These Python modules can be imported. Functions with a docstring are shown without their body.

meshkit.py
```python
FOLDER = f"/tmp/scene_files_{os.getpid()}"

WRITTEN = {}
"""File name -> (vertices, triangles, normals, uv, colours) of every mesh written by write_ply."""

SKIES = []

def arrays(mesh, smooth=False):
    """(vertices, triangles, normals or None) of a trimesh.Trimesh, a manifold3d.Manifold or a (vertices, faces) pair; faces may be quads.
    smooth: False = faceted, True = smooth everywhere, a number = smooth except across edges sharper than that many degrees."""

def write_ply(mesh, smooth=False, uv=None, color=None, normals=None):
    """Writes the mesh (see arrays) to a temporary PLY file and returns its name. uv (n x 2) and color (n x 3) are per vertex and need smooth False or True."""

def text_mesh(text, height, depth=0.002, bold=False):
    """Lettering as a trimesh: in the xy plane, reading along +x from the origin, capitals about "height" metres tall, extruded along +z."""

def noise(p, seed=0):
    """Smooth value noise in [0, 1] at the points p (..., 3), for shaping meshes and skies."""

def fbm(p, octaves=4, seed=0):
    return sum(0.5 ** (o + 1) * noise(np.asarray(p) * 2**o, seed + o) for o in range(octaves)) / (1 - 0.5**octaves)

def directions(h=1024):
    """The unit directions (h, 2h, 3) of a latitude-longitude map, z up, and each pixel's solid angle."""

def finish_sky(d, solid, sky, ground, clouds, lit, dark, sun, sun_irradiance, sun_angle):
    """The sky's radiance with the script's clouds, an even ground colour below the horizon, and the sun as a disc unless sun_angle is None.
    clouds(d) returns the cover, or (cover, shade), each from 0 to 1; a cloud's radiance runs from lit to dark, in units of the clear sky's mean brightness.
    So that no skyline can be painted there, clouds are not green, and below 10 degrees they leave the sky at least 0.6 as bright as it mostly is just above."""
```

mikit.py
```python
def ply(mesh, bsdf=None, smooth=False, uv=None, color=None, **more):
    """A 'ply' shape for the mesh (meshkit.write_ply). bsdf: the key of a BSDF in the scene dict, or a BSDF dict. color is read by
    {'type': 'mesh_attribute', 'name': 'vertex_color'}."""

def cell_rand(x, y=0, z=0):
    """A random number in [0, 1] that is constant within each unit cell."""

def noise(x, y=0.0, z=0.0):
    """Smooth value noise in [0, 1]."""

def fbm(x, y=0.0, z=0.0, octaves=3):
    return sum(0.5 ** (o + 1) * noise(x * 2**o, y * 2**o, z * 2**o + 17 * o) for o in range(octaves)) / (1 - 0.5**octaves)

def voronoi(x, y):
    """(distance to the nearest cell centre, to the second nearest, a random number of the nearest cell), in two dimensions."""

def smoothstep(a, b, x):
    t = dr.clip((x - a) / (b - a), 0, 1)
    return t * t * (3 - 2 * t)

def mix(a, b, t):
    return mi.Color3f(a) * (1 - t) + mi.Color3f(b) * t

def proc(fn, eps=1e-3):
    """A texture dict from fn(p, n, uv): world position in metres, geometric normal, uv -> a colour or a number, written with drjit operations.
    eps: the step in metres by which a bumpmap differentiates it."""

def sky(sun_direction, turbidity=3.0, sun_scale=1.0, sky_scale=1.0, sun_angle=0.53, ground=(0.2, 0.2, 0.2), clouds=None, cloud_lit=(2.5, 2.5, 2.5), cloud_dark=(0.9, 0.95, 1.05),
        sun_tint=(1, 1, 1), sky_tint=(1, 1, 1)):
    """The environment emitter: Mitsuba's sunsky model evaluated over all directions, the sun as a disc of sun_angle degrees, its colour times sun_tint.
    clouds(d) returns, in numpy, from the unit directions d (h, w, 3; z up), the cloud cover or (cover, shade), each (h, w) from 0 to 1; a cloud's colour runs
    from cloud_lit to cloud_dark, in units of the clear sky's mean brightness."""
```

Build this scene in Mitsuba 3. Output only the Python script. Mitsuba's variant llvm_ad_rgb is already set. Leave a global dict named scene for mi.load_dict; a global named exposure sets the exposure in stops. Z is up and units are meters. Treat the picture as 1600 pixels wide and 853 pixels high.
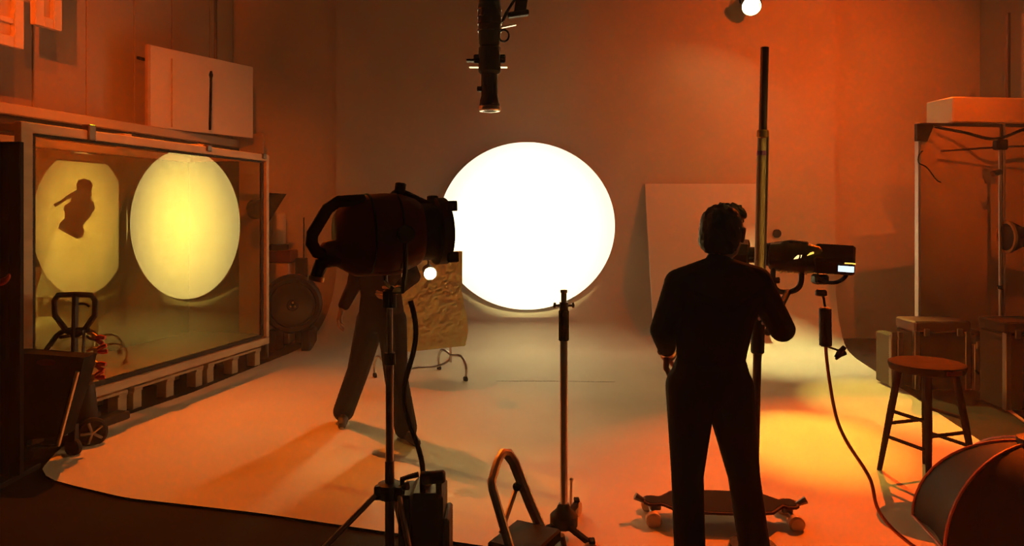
import math, random
import numpy as np, trimesh, manifold3d as m3, drjit as dr, mitsuba as mi
import mikit, meshkit
from mikit import proc, fbm, noise, mix, smoothstep
T = mi.ScalarTransform4f
scene, labels = {}, {}
rng = np.random.default_rng(7); random.seed(7)

# ------------------------------------------------------------------ camera, light, exposure
FOC, HOR, CAMZ = 1155.0, 332.0, 1.65
exposure = -0.2
HAZE = 0.009
scene['haze'] = {'type': 'homogeneous', 'albedo': {'type': 'rgb', 'value': [.95, .93, .9]}, 'sigma_t': HAZE,
                 'phase': {'type': 'hg', 'g': 0.35}}
scene['camera'] = {'type': 'perspective', 'fov': 2 * math.degrees(math.atan(800 / FOC)), 'fov_axis': 'x',
                   'to_world': T().look_at([0, 0, CAMZ], [0, 1, CAMZ], [0, 0, 1]),
                   'principal_point_offset_y': (426.5 - HOR) / 853.0, 'near_clip': 0.05,
                   'medium': {'type': 'ref', 'id': 'haze'}}


def spot(name, pos, aim, rgb, cutoff, beam, weight=1.0):
    scene[name] = {'type': 'spot', 'to_world': T().look_at(list(pos), list(aim), [0.01, 0.02, 1]), 'intensity': {'type': 'rgb', 'value': list(rgb)},
                   'sampling_weight': weight, 'cutoff_angle': cutoff, 'beam_width': beam, 'medium': {'type': 'ref', 'id': 'haze'}}


DISC_L = [1.6, 1.45, 1.0]            # glow of the disc added for the projected spot on the back wall
BULB_L = [380, 220, 80]            # lamp high on the right
CLAMP_L = [620, 500, 200]         # small lamp by the foil board
# studio lamp spots, with fill added for the tank, flats and pole
spot('lamp_disc_projector', (0.2, 2.6, 4.3), (0.19, 9.32, 1.48), (1350, 1170, 480), 8.2, .5, 7)
spot('lamp_left_wall', (-2.6, 3.6, 3.5), (-4.7, 5.4, 4.3), (95, 8, .15), 46, 8, 1.5)
spot('fill_tank', (-1.2, 2.4, 4.4), (-3.2, 7.0, 2.3), (70, 7, .1), 18, 8, 1.5)  # added fill that brightens the tank frame
spot('lamp_left_floor', (-3.0, 7.9, 4.6), (-2.2, 4.9, 0), (98, 12.5, .15), 34, 10, 2.5)
spot('lamp_right_wall', (4.6, 6.0, 4.6), (3.5, 9.8, 3.0), (58, 4.2, .05), 44, 8, 1.5)
spot('fill_right_flats', (3.2, 3.4, 4.6), (4.7, 7.3, 2.2), (40, 3.4, .02), 15, 6)  # added fill that warms the canvas flats
spot('lamp_right_floor', (4.6, 8.4, 4.6), (2.55, 4.0, 0), (290, 24, .3), 22, 13, 3)
spot('lamp_high_beam', (2.98, 9.15, 4.05), (3.15, 8.3, 0), (75, 70, 27), 17, 10, 2)
spot('lamp_high_beam_2', (2.98, 9.15, 4.05), (2.15, 5.3, 0), (190, 135, 14), 7, 4, 1.5)
spot('lamp_high_beam_3', (2.98, 9.15, 4.05), (3.4, 6.3, 0), (110, 84, 14), 11, 7, 1.5)
spot('fill_pole', (3.4, 2.2, 4.0), (1.2, 3.6, 1.7), (26, 12, 1.5), 8, 5, .7)  # added narrow fill aimed only at the tall pole

# ------------------------------------------------------------------ helpers
def W(px, py, d):
    return np.array([(px - 800) / FOC * d, d, CAMZ - (py - HOR) / FOC * d])

def F(px, py):
    return W(px, py, CAMZ * FOC / (py - HOR))

def V(*a):
    return np.array(a, float)

def unit(v):
    v = np.asarray(v, float)
    return v / np.linalg.norm(v)

def cat(*ms):
    return trimesh.util.concatenate([m for m in ms])

def frame(axis, up=(0, 0, 1)):
    y = unit(axis); up = np.asarray(up, float)
    if abs(np.dot(y, unit(up))) > .98: up = V(1, 0, 0)
    x = unit(np.cross(y, up)); z = np.cross(x, y)
    return np.stack([x, y, z], 1)           # columns: side, along, up

def place(mesh, R=None, loc=(0, 0, 0)):
    m = mesh.copy(); M = np.eye(4)
    if R is not None: M[:3, :3] = R
    M[:3, 3] = loc; m.apply_transform(M)
    return m

def box(size, loc=(0, 0, 0), b=.004, R=None):
    s = np.array(size, float) / 2; b = min(b, s.min() * .9)
    pts = [(sx * (s[0] - (k != 0) * b), sy * (s[1] - (k != 1) * b), sz * (s[2] - (k != 2) * b))
           for sx in (-1, 1) for sy in (-1, 1) for sz in (-1, 1) for k in range(3)]
    return place(trimesh.convex.convex_hull(np.array(pts)), R, loc)

def rotz(a):
    c, s = math.cos(a), math.sin(a)
    return np.array([[c, -s, 0], [s, c, 0], [0, 0, 1.0]])

def axis_rot(axis, a):
    return trimesh.transformations.rotation_matrix(a, axis)[:3, :3]

def smooth_path(pts, n=24):
    from scipy.interpolate import CubicSpline
    p = np.array(pts, float); t = np.r_[0, np.cumsum(np.linalg.norm(np.diff(p, axis=0), axis=1))]
    return CubicSpline(t, p)(np.linspace(0, t[-1], n))

def tube(pts, r, sides=10, closed=False, flat=None):
    """A polyline as a capped tube; flat=(a,b) gives an elliptic section."""
    p = np.array(pts, float); n = len(p)
    r = np.broadcast_to(np.asarray(r, float), (n,))
    tg = np.zeros_like(p)
    for i in range(n):
        a = p[(i - 1) % n] if closed or i > 0 else p[i]; c = p[(i + 1) % n] if closed or i < n - 1 else p[i]
        tg[i] = unit(c - a)
    a = np.cross(tg[0], V(0, 0, 1)) if abs(tg[0][2]) < .9 else np.cross(tg[0], V(1, 0, 0))
    a = unit(a); ang = np.arange(sides) * 2 * math.pi / sides; vs = []
    for i in range(n):
        a = unit(a - tg[i] * np.dot(a, tg[i])); b = np.cross(tg[i], a)
        vs.append(p[i] + r[i] * (np.cos(ang)[:, None] * a * (flat[0] if flat else 1) + np.sin(ang)[:, None] * b * (flat[1] if flat else 1)))
    v = np.vstack(vs); f = []
    for i in range(n if closed else n - 1):
        j = (i + 1) % n
        for k in range(sides):
            q = (k + 1) % sides
            f += [[i * sides + k, i * sides + q, j * sides + q], [i * sides + k, j * sides + q, j * sides + k]]
    if not closed:
        v = np.vstack([v, p[0], p[-1]]); c0, c1 = len(v) - 2, len(v) - 1
        for k in range(sides):
            q = (k + 1) % sides
            f += [[c0, q, k], [c1, (n - 1) * sides + k, (n - 1) * sides + q]]
    return trimesh.Trimesh(v, np.array(f), process=False)

def cyl(p0, p1, r, r1=None, sides=20):
    return lathe([(0, r), (np.linalg.norm(np.asarray(p1, float) - np.asarray(p0, float)), r if r1 is None else r1)], p0, p1, sides)

def lathe(profile, p0, p1, sides=28, cap=True):
    """profile: (distance along the axis from p0, radius) points."""
    p0 = np.asarray(p0, float); R = frame(np.asarray(p1, float) - p0)
    ang = np.arange(sides) * 2 * math.pi / sides; v, f = [], []
    for h, r in profile:
        v.append(p0 + R[:, 1] * h + r * (np.cos(ang)[:, None] * R[:, 0] + np.sin(ang)[:, None] * R[:, 2]))
    n = len(profile); v = np.vstack(v)
    for i in range(n - 1):
        for k in range(sides):
            q = (k + 1) % sides
            f += [[i * sides + k, (i + 1) * sides + q, i * sides + q], [i * sides + k, (i + 1) * sides + k, (i + 1) * sides + q]]
    if cap:
        v = np.vstack([v, p0 + R[:, 1] * profile[0][0], p0 + R[:, 1] * profile[-1][0]]); c0, c1 = len(v) - 2, len(v) - 1
        for k in range(sides):
            q = (k + 1) % sides
            f += [[c0, k, q], [c1, (n - 1) * sides + q, (n - 1) * sides + k]]
    return trimesh.Trimesh(v, np.array(f), process=False)

def ball(c, r, sub=2, scale=(1, 1, 1)):
    m = trimesh.creation.icosphere(subdivisions=sub, radius=1.0); m.apply_scale(np.array(scale, float) * r); m.apply_translation(c)
    return m

def prism(poly, y0, y1, R=None, loc=(0, 0, 0)):
    """A polygon in (x, z) extruded from y0 to y1."""
    from shapely.geometry import Polygon
    m = trimesh.creation.extrude_polygon(poly if hasattr(poly, 'area') else Polygon(poly), y1 - y0, engine='earcut')
    v = m.vertices.copy(); m = trimesh.Trimesh(np.stack([v[:, 0], y1 - v[:, 2], v[:, 1]], 1), m.faces)
    return place(m, R, loc)

def blob(bones, edge=.02, it=10, seg=22):
    """bones: lists of (point, radius) spheres, each list one convex hull; all joined and smoothed into one skin."""
    solids = []
    for b in bones:
        hull = m3.Manifold.batch_hull([m3.Manifold.sphere(r, seg).translate([float(x) for x in p]) for p, r in b])
        solids.append(hull)
    m = m3.Manifold.batch_boolean(solids, m3.OpType.Add).refine_to_length(edge).to_mesh()
    t = trimesh.Trimesh(m.vert_properties[:, :3], m.tri_verts, process=True)
    if it: trimesh.smoothing.filter_taubin(t, lamb=.5, nu=.53, iterations=it)
    return t

def key_free(name):
    used = lambda k: k in scene or k in labels or any(x.startswith(k + '__') for x in scene)
    if not used(name): return name
    n = 1
    while used(f'{name}_{n:03d}'): n += 1
    return f'{name}_{n:03d}'

def put(name, mesh, mat, parent=None, smooth=30, label=None, **more):
    key = key_free(f'{parent}__{name}' if parent else name)
    scene[key] = mikit.ply(mesh, mat, smooth=smooth, **more)
    if label and parent: labels[key] = {'label': label}
    return key

def thing(name, label, cat_, group=None, kind=None):
    key = key_free(name)
    labels[key] = {'label': label, 'category': cat_}
    if group: labels[key]['group'] = group
    if kind: labels[key]['kind'] = kind
    return key

def one(name, mesh, mat, label, cat_, group=None, smooth=30, **more):
    key = thing(name, label, cat_, group)
    scene[key] = mikit.ply(mesh, mat, smooth=smooth, **more)
    return key

def struct(name, mesh, mat, label=None, smooth=False, parent=None):
    key = put(name, mesh, mat, parent, smooth)
    if not parent:
        labels[key] = {'label': label or name.replace('_', ' '), 'kind': 'structure'}
    return key

# ------------------------------------------------------------------ materials
def mat(name, rgb, rough=.5, metal=0.0, spec=.5, two=True, **kw):
    d = {'type': 'principled', 'base_color': rgb if isinstance(rgb, dict) else {'type': 'rgb', 'value': list(rgb)}, 'roughness': rough, 'metallic': metal, 'specular': spec, **kw}
    scene[name] = {'type': 'twosided', 'bsdf': d} if two else d
    return name

WHITE_COVE = mat('m_cove', proc(lambda p, n, uv: mix((.66, .60, .48), (.57, .51, .405), smoothstep(.35, .8, fbm(p.x * .9 + 3, p.y * .8, p.z * .8, 4)))), .6, spec=.2)
DARK_FLOOR = mat('m_floor', proc(lambda p, n, uv: mix((.012, .010, .009), (.022, .018, .015), fbm(p.x * 2, p.y * 2, 0, 4))), .8, spec=.08)
PLASTER = mat('m_plaster', proc(lambda p, n, uv: mix((.40, .34, .29), (.30, .25, .21), fbm(p.x * 1.1, p.y * 1.1, p.z * .8, 4))), .8, spec=.2)
PLASTER_B = mat('m_plaster_b', proc(lambda p, n, uv: mix((.47, .40, .33), (.39, .33, .27), fbm(p.x * 1.7, p.y * 1.1, p.z * .8, 4))), .8, spec=.2)
DARK_WALL = mat('m_dark_wall', (.10, .08, .065), .85, spec=.2)
BLACK = mat('m_black', (.010, .009, .009), .5, spec=.2)
BLACK_MATT = mat('m_black_matt', (.014, .012, .011), .9, spec=.1)
BLACK_GLOSS = mat('m_black_gloss', (.012, .011, .011), .22)
RUBBER = mat('m_rubber', (.02, .018, .017), .75, spec=.25)
STEEL = mat('m_steel', (.62, .58, .54), .28, 1.0)
DARK_STEEL = mat('m_dark_steel', (.20, .16, .14), .32, 1.0)
ALU = mat('m_alu', (.75, .72, .68), .38, 1.0)
RED_HOUSING = mat('m_red_housing', (.12, .012, .010), .5, spec=.2)
RED = mat('m_red', (.5, .03, .02), .35)
BRASS = mat('m_brass', (.8, .55, .2), .3, 1.0)
PALE_WOOD = mat('m_pale_wood', proc(lambda p, n, uv: mix((.62, .46, .30), (.45, .31, .19), fbm(p.x * 14, p.y * 2.5, p.z * 14, 3))), .6, spec=.3)
PALLET_WOOD = mat('m_pallet_wood', proc(lambda p, n, uv: mix((.52, .37, .23), (.33, .23, .14), fbm(p.x * 9, p.y * 5, p.z * 20, 3))), .75, spec=.2)
STOOL_WOOD = mat('m_stool_wood', proc(lambda p, n, uv: mix((.026, .015, .010), (.015, .009, .006), fbm(p.x * 6, p.y * 24, p.z * 8, 3))), .75, spec=.06)
WHITE_BOARD = mat('m_white_board', (.74, .68, .58), .7, spec=.2)
CREAM = mat('m_cream', (.60, .50, .38), .7, spec=.2)
GREY_CASE = mat('m_grey_case', (.07, .06, .052), .6, spec=.2)
CANVAS = mat('m_canvas', proc(lambda p, n, uv: mix((.50, .40, .31), (.41, .32, .24), fbm(p.x * 3, p.y * 3, p.z * 1.5, 3))), .85, spec=.15)
SKIN = mat('m_skin', (.50, .29, .20), .5, spec=.4)
HAIR = mat('m_hair', (.016, .011, .009), .45, spec=.4)
SWEATER = mat('m_sweater', (.012, .011, .012), .95, spec=.08, sheen=.2)
TROUSERS = mat('m_trousers', (.022, .019, .018), .92, spec=.1, sheen=.2)
JACKET = mat('m_jacket', (.04, .016, .012), .9, spec=.1)
JEANS = mat('m_jeans', (.03, .024, .024), .92, spec=.1)
SHOE = mat('m_shoe', (.05, .04, .035), .6)
SOLE = mat('m_sole', (.68, .62, .54), .6)
FOIL = mat('m_foil', (.74, .66, .26), .38, .45)
SOFTBOX = mat('m_softbox', (.012, .010, .009), .6, spec=.15)
PIPING = mat('m_piping', (.62, .12, .03), .5)
ORANGE_CABLE = mat('m_orange_cable', (.55, .16, .04), .5)
BOARD_DECK = mat('m_deck', (.07, .02, .012), .7, spec=.15)
URETHANE = mat('m_urethane', (.62, .52, .38), .45)
SILVER_DULL = mat('m_silver', (.5, .46, .42), .4, .8)
scene['m_pane'] = {'type': 'thindielectric', 'int_ior': 2.35, 'specular_reflectance': {'type': 'rgb', 'value': [1, .86, .34]}, 'specular_transmittance': {'type': 'rgb', 'value': [.95, .85, .62]}}
scene['m_lens'] = {'type': 'dielectric', 'int_ior': 1.5}

def glow(mesh, rgb, key, m=BLACK, weight=.05):
    scene[key] = {**mikit.ply(mesh, m, smooth=False), 'emitter': {'type': 'area', 'sampling_weight': weight, 'radiance': {'type': 'rgb', 'value': list(rgb)}}}

# ------------------------------------------------------------------ the setting
YB = 9.70
struct('floor', box((13.5, 14, .1), (0.2, 3.9, -.05), .001), DARK_FLOOR, 'dark concrete studio floor around the white sweep')
struct('wall_back', box((13.5, .12, 5.1), (0.2, YB + .06, 2.5), .001), WHITE_COVE, 'plain plaster back wall of the studio')
struct('wall_front', box((13.5, .12, 5.1), (0.2, -3.0, 2.5), .001), DARK_WALL, 'dark wall behind the camera')
struct('wall_right', box((.12, 13.5, 5.1), (6.2, 3.6, 2.5), .001), PLASTER, 'plaster right wall of the studio')
struct('ceiling', box((13.5, 14, .1), (0.2, 3.9, 5.05), .001), DARK_WALL, 'dark studio ceiling')
# the tank stands along direction U; N points from it into the room
TH = math.radians(13.4)
U, N = V(math.sin(TH), math.cos(TH), 0), V(math.cos(TH), -math.sin(TH), 0)
TM = V(-2.68, 8.0, 0)                     # front right foot of the tank
RT = np.stack([U, -N, V(0, 0, 1)], 1)      # local x along the tank away from the camera, y into the wall, z up
def TK(a, b, z=0): return TM + U * a - N * b + V(0, 0, z)
wl = struct('wall_left', box((15, .12, 5.1), TK(-4.5, 1.46, 2.5), .001, RT), DARK_WALL, 'orange lit boarded left wall of the studio')
pe = [1.9, .95, .25, -.35, -1.0, -1.62, -2.3, -3.0, -3.7, -4.4, -5.1]
for a1, a0 in zip(pe, pe[1:]):            # wall boards with open joints
    put('panel', box((a1 - a0 - .012, .05, 2.44), TK((a0 + a1) / 2, 1.375, 3.76), .004, RT), PLASTER_B, wl, False)
struct('wall_left_lower', box((9.0, .30, 2.46), TK(-2.6, 1.19, 1.23), .003, RT), DARK_WALL, 'low dark wall behind the glass tank')
struct('trim_1', box((9.0, .40, .09), TK(-2.6, 1.17, 2.505), .006, RT), CREAM, 'pale ledge on top of the low wall behind the tank')
struct('trim_2', box((.16, .10, 5), TK(1.62, 1.30, 2.5), .01, RT), PLASTER_B, 'pale vertical pilaster near the back left corner')

# white sweep: floor sheet, cove and wall in one sheet with a dark edge
R_C, YC = .95, 9.62
def cove_sheet():
    # columns follow the floor outline from left to right; rows run from the front edge back and up the wall
    L = [F(104, 725), F(110, 698), F(150, 665), F(300, 605), F(430, 549)]
    front = [V(-3.00, 4.72, 0), V(-2.86, 4.55, 0), V(-2.63, 4.43, 0), V(-2.22, 4.24, 0), V(-1.40, 4.03, 0), V(-.69, 3.80, 0), V(.2, 3.52, 0), V(1.2, 3.2, 0), V(2.2, 2.95, 0), V(3.0, 2.95, 0), V(3.18, 3.3, 0)]
    n = 60
    def left_x(y): return np.interp(y, [4.72, 5.0, 5.4, 5.75, 6.7, 8.0, 8.6, 9.7], [-3.00, -3.10, -3.19, -3.17, -2.91, -2.69, -2.58, -2.50])
    def right_x(y): return np.interp(y, [2.9, 3.3, 4.7, 5.2, 6.4, 8.3, 9.7], [3.0, 3.18, 3.25, 3.34, 3.54, 3.86, 4.22])
    fx = np.array([p[0] for p in front]); fy = np.array([p[1] for p in front])
    s = np.linspace(0, 1, n + 1); xs0 = fx[0] + (fx[-1] - fx[0]) * s; ys0 = np.interp(xs0, fx, fy)
    rows = []
    for t in np.linspace(0, 1, 40):       # floor
        yy = ys0 + (YC - R_C - ys0) * t
        lx = left_x(yy); rx = right_x(yy)
        rows.append(np.stack([lx + (rx - lx) * s, yy, yy * 0], 1))
    for a in np.linspace(0, math.pi / 2, 14)[1:]:
        yy = np.full(n + 1, YC - R_C + R_C * math.sin(a)); z = R_C - R_C * math.cos(a)
        k = math.sin(a); lx = left_x(yy) + .22 * k; rx = right_x(yy)
        rows.append(np.stack([lx + (rx - lx) * s, yy, np.full(n + 1, z)], 1))
    last = rows[-1]
    for z in np.linspace(R_C, 4.98, 8)[1:]:
        rows.append(np.stack([last[:, 0], last[:, 1], np.full(n + 1, z)], 1))
    P = np.array(rows); m, c = P.shape[:2]
    d = P[1:, :, :] - P[:-1, :, :]; nr = np.zeros_like(P)
    nr[:-1] += np.cross(np.gradient(P, axis=1)[:-1], d); nr[1:] += np.cross(np.gradient(P, axis=1)[1:], d)
    nr /= np.linalg.norm(nr, axis=2, keepdims=True)
    top, bot = P + nr * .014, P
    idx = lambda i, j, k: k * m * c + i * c + j
    f = []
    for i in range(m - 1):
        for j in range(c - 1):
            f.append([idx(i, j, 0), idx(i, j + 1, 0), idx(i + 1, j + 1, 0), idx(i + 1, j, 0)])
            f.append([idx(i, j, 1), idx(i + 1, j, 1), idx(i + 1, j + 1, 1), idx(i, j + 1, 1)])
    ring = [(0, j) for j in range(c)] + [(i, c - 1) for i in range(1, m)] + [(m - 1, j) for j in range(c - 2, -1, -1)] + [(i, 0) for i in range(m - 2, 0, -1)]
    rim = [[idx(*a, 0), idx(*a, 1), idx(*b, 1), idx(*b, 0)] for a, b in zip(ring, ring[1:] + ring[:1])]
    return np.vstack([top.reshape(-1, 3), bot.reshape(-1, 3)]), np.array(f), np.array(rim), top, ring
cv, cf, crim, ctop, cring = cove_sheet()
def as_tri(v, q): return trimesh.Trimesh(v, np.vstack([q[:, [0, 1, 2]], q[:, [0, 2, 3]]]), process=False)
swp = struct('white_sweep', as_tri(cv, cf), WHITE_COVE, 'white studio sweep curving from floor up the back wall', smooth=40)
em = as_tri(cv, crim); em.remove_unreferenced_vertices()
put('edge_strip', em, BLACK_MATT, swp, False)
put('seam', box((1.15, .006, .003), (.42, 7.16, .0150), .001, rotz(-.03)), mat('m_seam', (.40, .35, .27), .7), swp, False)

# ------------------------------------------------------------------ the disc and the lamps in view
dk = thing('projected_spot_disc', 'huge glowing white disc added in place of light projected on the back wall', 'light')
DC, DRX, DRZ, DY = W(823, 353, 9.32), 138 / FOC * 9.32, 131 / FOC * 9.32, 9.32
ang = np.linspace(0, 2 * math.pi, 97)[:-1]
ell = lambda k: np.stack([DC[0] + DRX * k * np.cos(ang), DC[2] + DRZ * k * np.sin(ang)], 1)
glow(prism(ell(1.0), DY, DY + .02), DISC_L, dk + '__face', WHITE_BOARD, 5.0)  # glows in place of the projected spot; brackets and rim carry it
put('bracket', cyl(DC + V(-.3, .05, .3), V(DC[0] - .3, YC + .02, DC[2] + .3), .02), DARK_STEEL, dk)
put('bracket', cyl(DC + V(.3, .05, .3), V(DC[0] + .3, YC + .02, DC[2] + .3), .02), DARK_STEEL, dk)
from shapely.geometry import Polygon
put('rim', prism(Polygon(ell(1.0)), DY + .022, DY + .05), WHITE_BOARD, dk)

hl = thing('wall_lamp', 'dazzling lamp high up on the right, above the tall pole', 'lamp')
BP, BD = W(1174, 9, 9.34), unit(V(-.22, -1, -.62))          # lens centre and the way it points
glow(lathe([(0, .001), (.004, .100), (.010, .094), (.014, .03)], BP, BP + BD, 24), BULB_L, hl + '__lens', weight=1.0)
put('housing', lathe([(-.26, .03), (-.25, .09), (-.06, .11), (0, .115), (.03, .125), (.03, .118), (.0, .105), (-.012, .05)], BP, BP + BD, 24, False), BLACK, hl)
put('yoke', tube([BP - BD * .12 + V(-.13, 0, 0), BP - BD * .12 + V(-.13, .06, .16), BP - BD * .12 + V(.13, .06, .16), BP - BD * .12 + V(.13, 0, 0)], .012), BLACK, hl)
put('arm', tube([BP - BD * .12 + V(0, .06, .16), V(BP[0], YC - .03, BP[2] + .24), V(BP[0], YB - .02, BP[2] + .24)], .018), BLACK, hl)


# small lamp clamped to the foil board: see foil_stand below

# ------------------------------------------------------------------ glass tank on pallets, left
LEN, DEP, ZB, ZT = 2.98, .92, .26, 2.26
tank = thing('glass_tank', 'big wood framed glass tank standing on pallets along the left wall', 'glass tank')
def rail(a0, a1, b, z, h=.07, t=.06):
    return box((abs(a1 - a0), t, h), TK((a0 + a1) / 2, b, z), .005, RT)
for b in (0, DEP):
    put('top_rail', rail(-LEN - .05, .05, b, ZT - .02), PALE_WOOD, tank)
    put('bottom_rail', rail(-LEN - .05, .05, b, ZB), PALE_WOOD, tank)
    for a, w in ((-LEN, .10), (0.02, .055)):
        if b == 0 or a < -1: put('post', box((w, .06, ZT - ZB - .08), TK(a, b, (ZT + ZB) / 2), .005, RT), PALE_WOOD if b == 0 else BLACK, tank)
for a in (-LEN, 0.02):
    for z in (ZT - .02, ZB):
        put('end_rail', box((.055, DEP - .07, .06), TK(a, DEP / 2, z), .005, RT), PALE_WOOD, tank)
put('floor_board', box((LEN, DEP - .08, .03), TK(-LEN / 2, DEP / 2, ZB + .06), .004, RT), DARK_WALL, tank)
put('back_board', box((LEN + .02, .02, ZT - ZB - .1), TK(-LEN / 2 + .02, DEP + .045, (ZT + ZB) / 2), .004, RT), BLACK_GLOSS, tank)
# black rubber seal round the front pane
for a, w in ((-LEN + .075, .05), (-.03, .035)):
    put('seal', box((w, .03, ZT - ZB - .12), TK(a, .015, (ZT + ZB) / 2), .004, RT), RUBBER, tank)
put('seal', box((LEN - .1, .03, .035), TK(-LEN / 2, .015, ZB + .055), .004, RT), RUBBER, tank)
put('seal', box((LEN - .1, .03, .02), TK(-LEN / 2, .015, ZT - .065), .004, RT), RUBBER, tank)
def pane(b, a0, a1, z0, z1, nm='glass_pane'):
    put(nm, trimesh.Trimesh([TK(a0, b, z0), TK(a1, b, z0), TK(a1, b, z1), TK(a0, b, z1)], [[0, 1, 2], [0, 2, 3]], process=False), 'm_pane', tank, False)
pane(.02, -LEN + .05, -.01, ZB + .035, ZT - .055)
pane(DEP - .01, -LEN + .05, .03, ZB + .035, ZT - .055)
for a, z in ((-2.42, ZT + .03), (-1.0, ZT + .03), (-.06, ZT + .025)):
    put('clamp_block', box((.07, .075, .12 if a < -2 else .06), TK(a, -.01, z - .03), .006, RT), DARK_STEEL, tank)
put('lid_slat', box((.9, .10, .02), TK(-2.2, .35, ZT + .02), .004, RT), BLACK_MATT, tank)
put('lid_slat', box((.09, DEP, .02), TK(-1.05, DEP / 2, ZT + .025), .004, RT), PALE_WOOD, tank)
put('lid_slat', box((.09, DEP, .02), TK(-2.0, DEP / 2, ZT + .025), .004, RT), PALE_WOOD, tank)

# dark cutout added for the figure-shaped silhouette seen in the glass
def on_pane(px, py):        # local (a, z) of a picture point on the front pane
    d = V((px - 800) / FOC, 1, -(py - HOR) / FOC); p0 = TK(0, .03, 0); c = V(0, 0, CAMZ)
    q = c + d * (np.dot(p0 - c, N) / np.dot(d, N))
    return np.dot(q - TM, U), q[2]
fig_px = [(131, 279), (140, 282), (144, 290), (141, 299), (143, 303), (142, 306), (140, 307), (142, 312), (145, 316), (148, 325), (137, 342), (128, 352), (131, 362), (128, 370), (120, 373), (108, 367), (91, 357), (93, 349), (101, 341), (101, 332), (99, 327), (101, 321), (110, 315), (111, 309), (104, 312), (86, 323), (83, 319), (95, 313), (108, 303), (120, 297), (119, 288), (123, 281)]
fp = np.array([on_pane(*p) for p in fig_px])
one('silhouette_cutout', prism(fp, .024, .030, RT, TM), BLACK_MATT, 'dark person-shaped cutout added for the silhouette in the left half of the tank glass', 'cutout', smooth=False)

# pallets
pal_lab = ['wooden pallet under the near left end of the glass tank', 'wooden pallet under the middle of the glass tank', 'wooden pallet under the far right end of the glass tank']
for i, (a0, lab) in enumerate(zip((-2.90, -1.93, -.96), pal_lab)):
    p = thing('pallet', lab, 'pallet', 'pallets under the tank')
    for k in range(4):
        put('deck_board', box((.90, .145, .022), TK(a0 + .46, .08 + .25 * k, .189), .003, RT), PALLET_WOOD, p, False)
    for k in range(3):
        put('bearer', box((.10, .86, .022), TK(a0 + .06 + .40 * k, .44, .167), .003, RT), PALLET_WOOD, p, False)
        for b in (0.07, .45, .82):
            put('block', box((.10, .10, .142), TK(a0 + .06 + .40 * k, b, .085), .004, RT), PALLET_WOOD, p, False)

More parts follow.
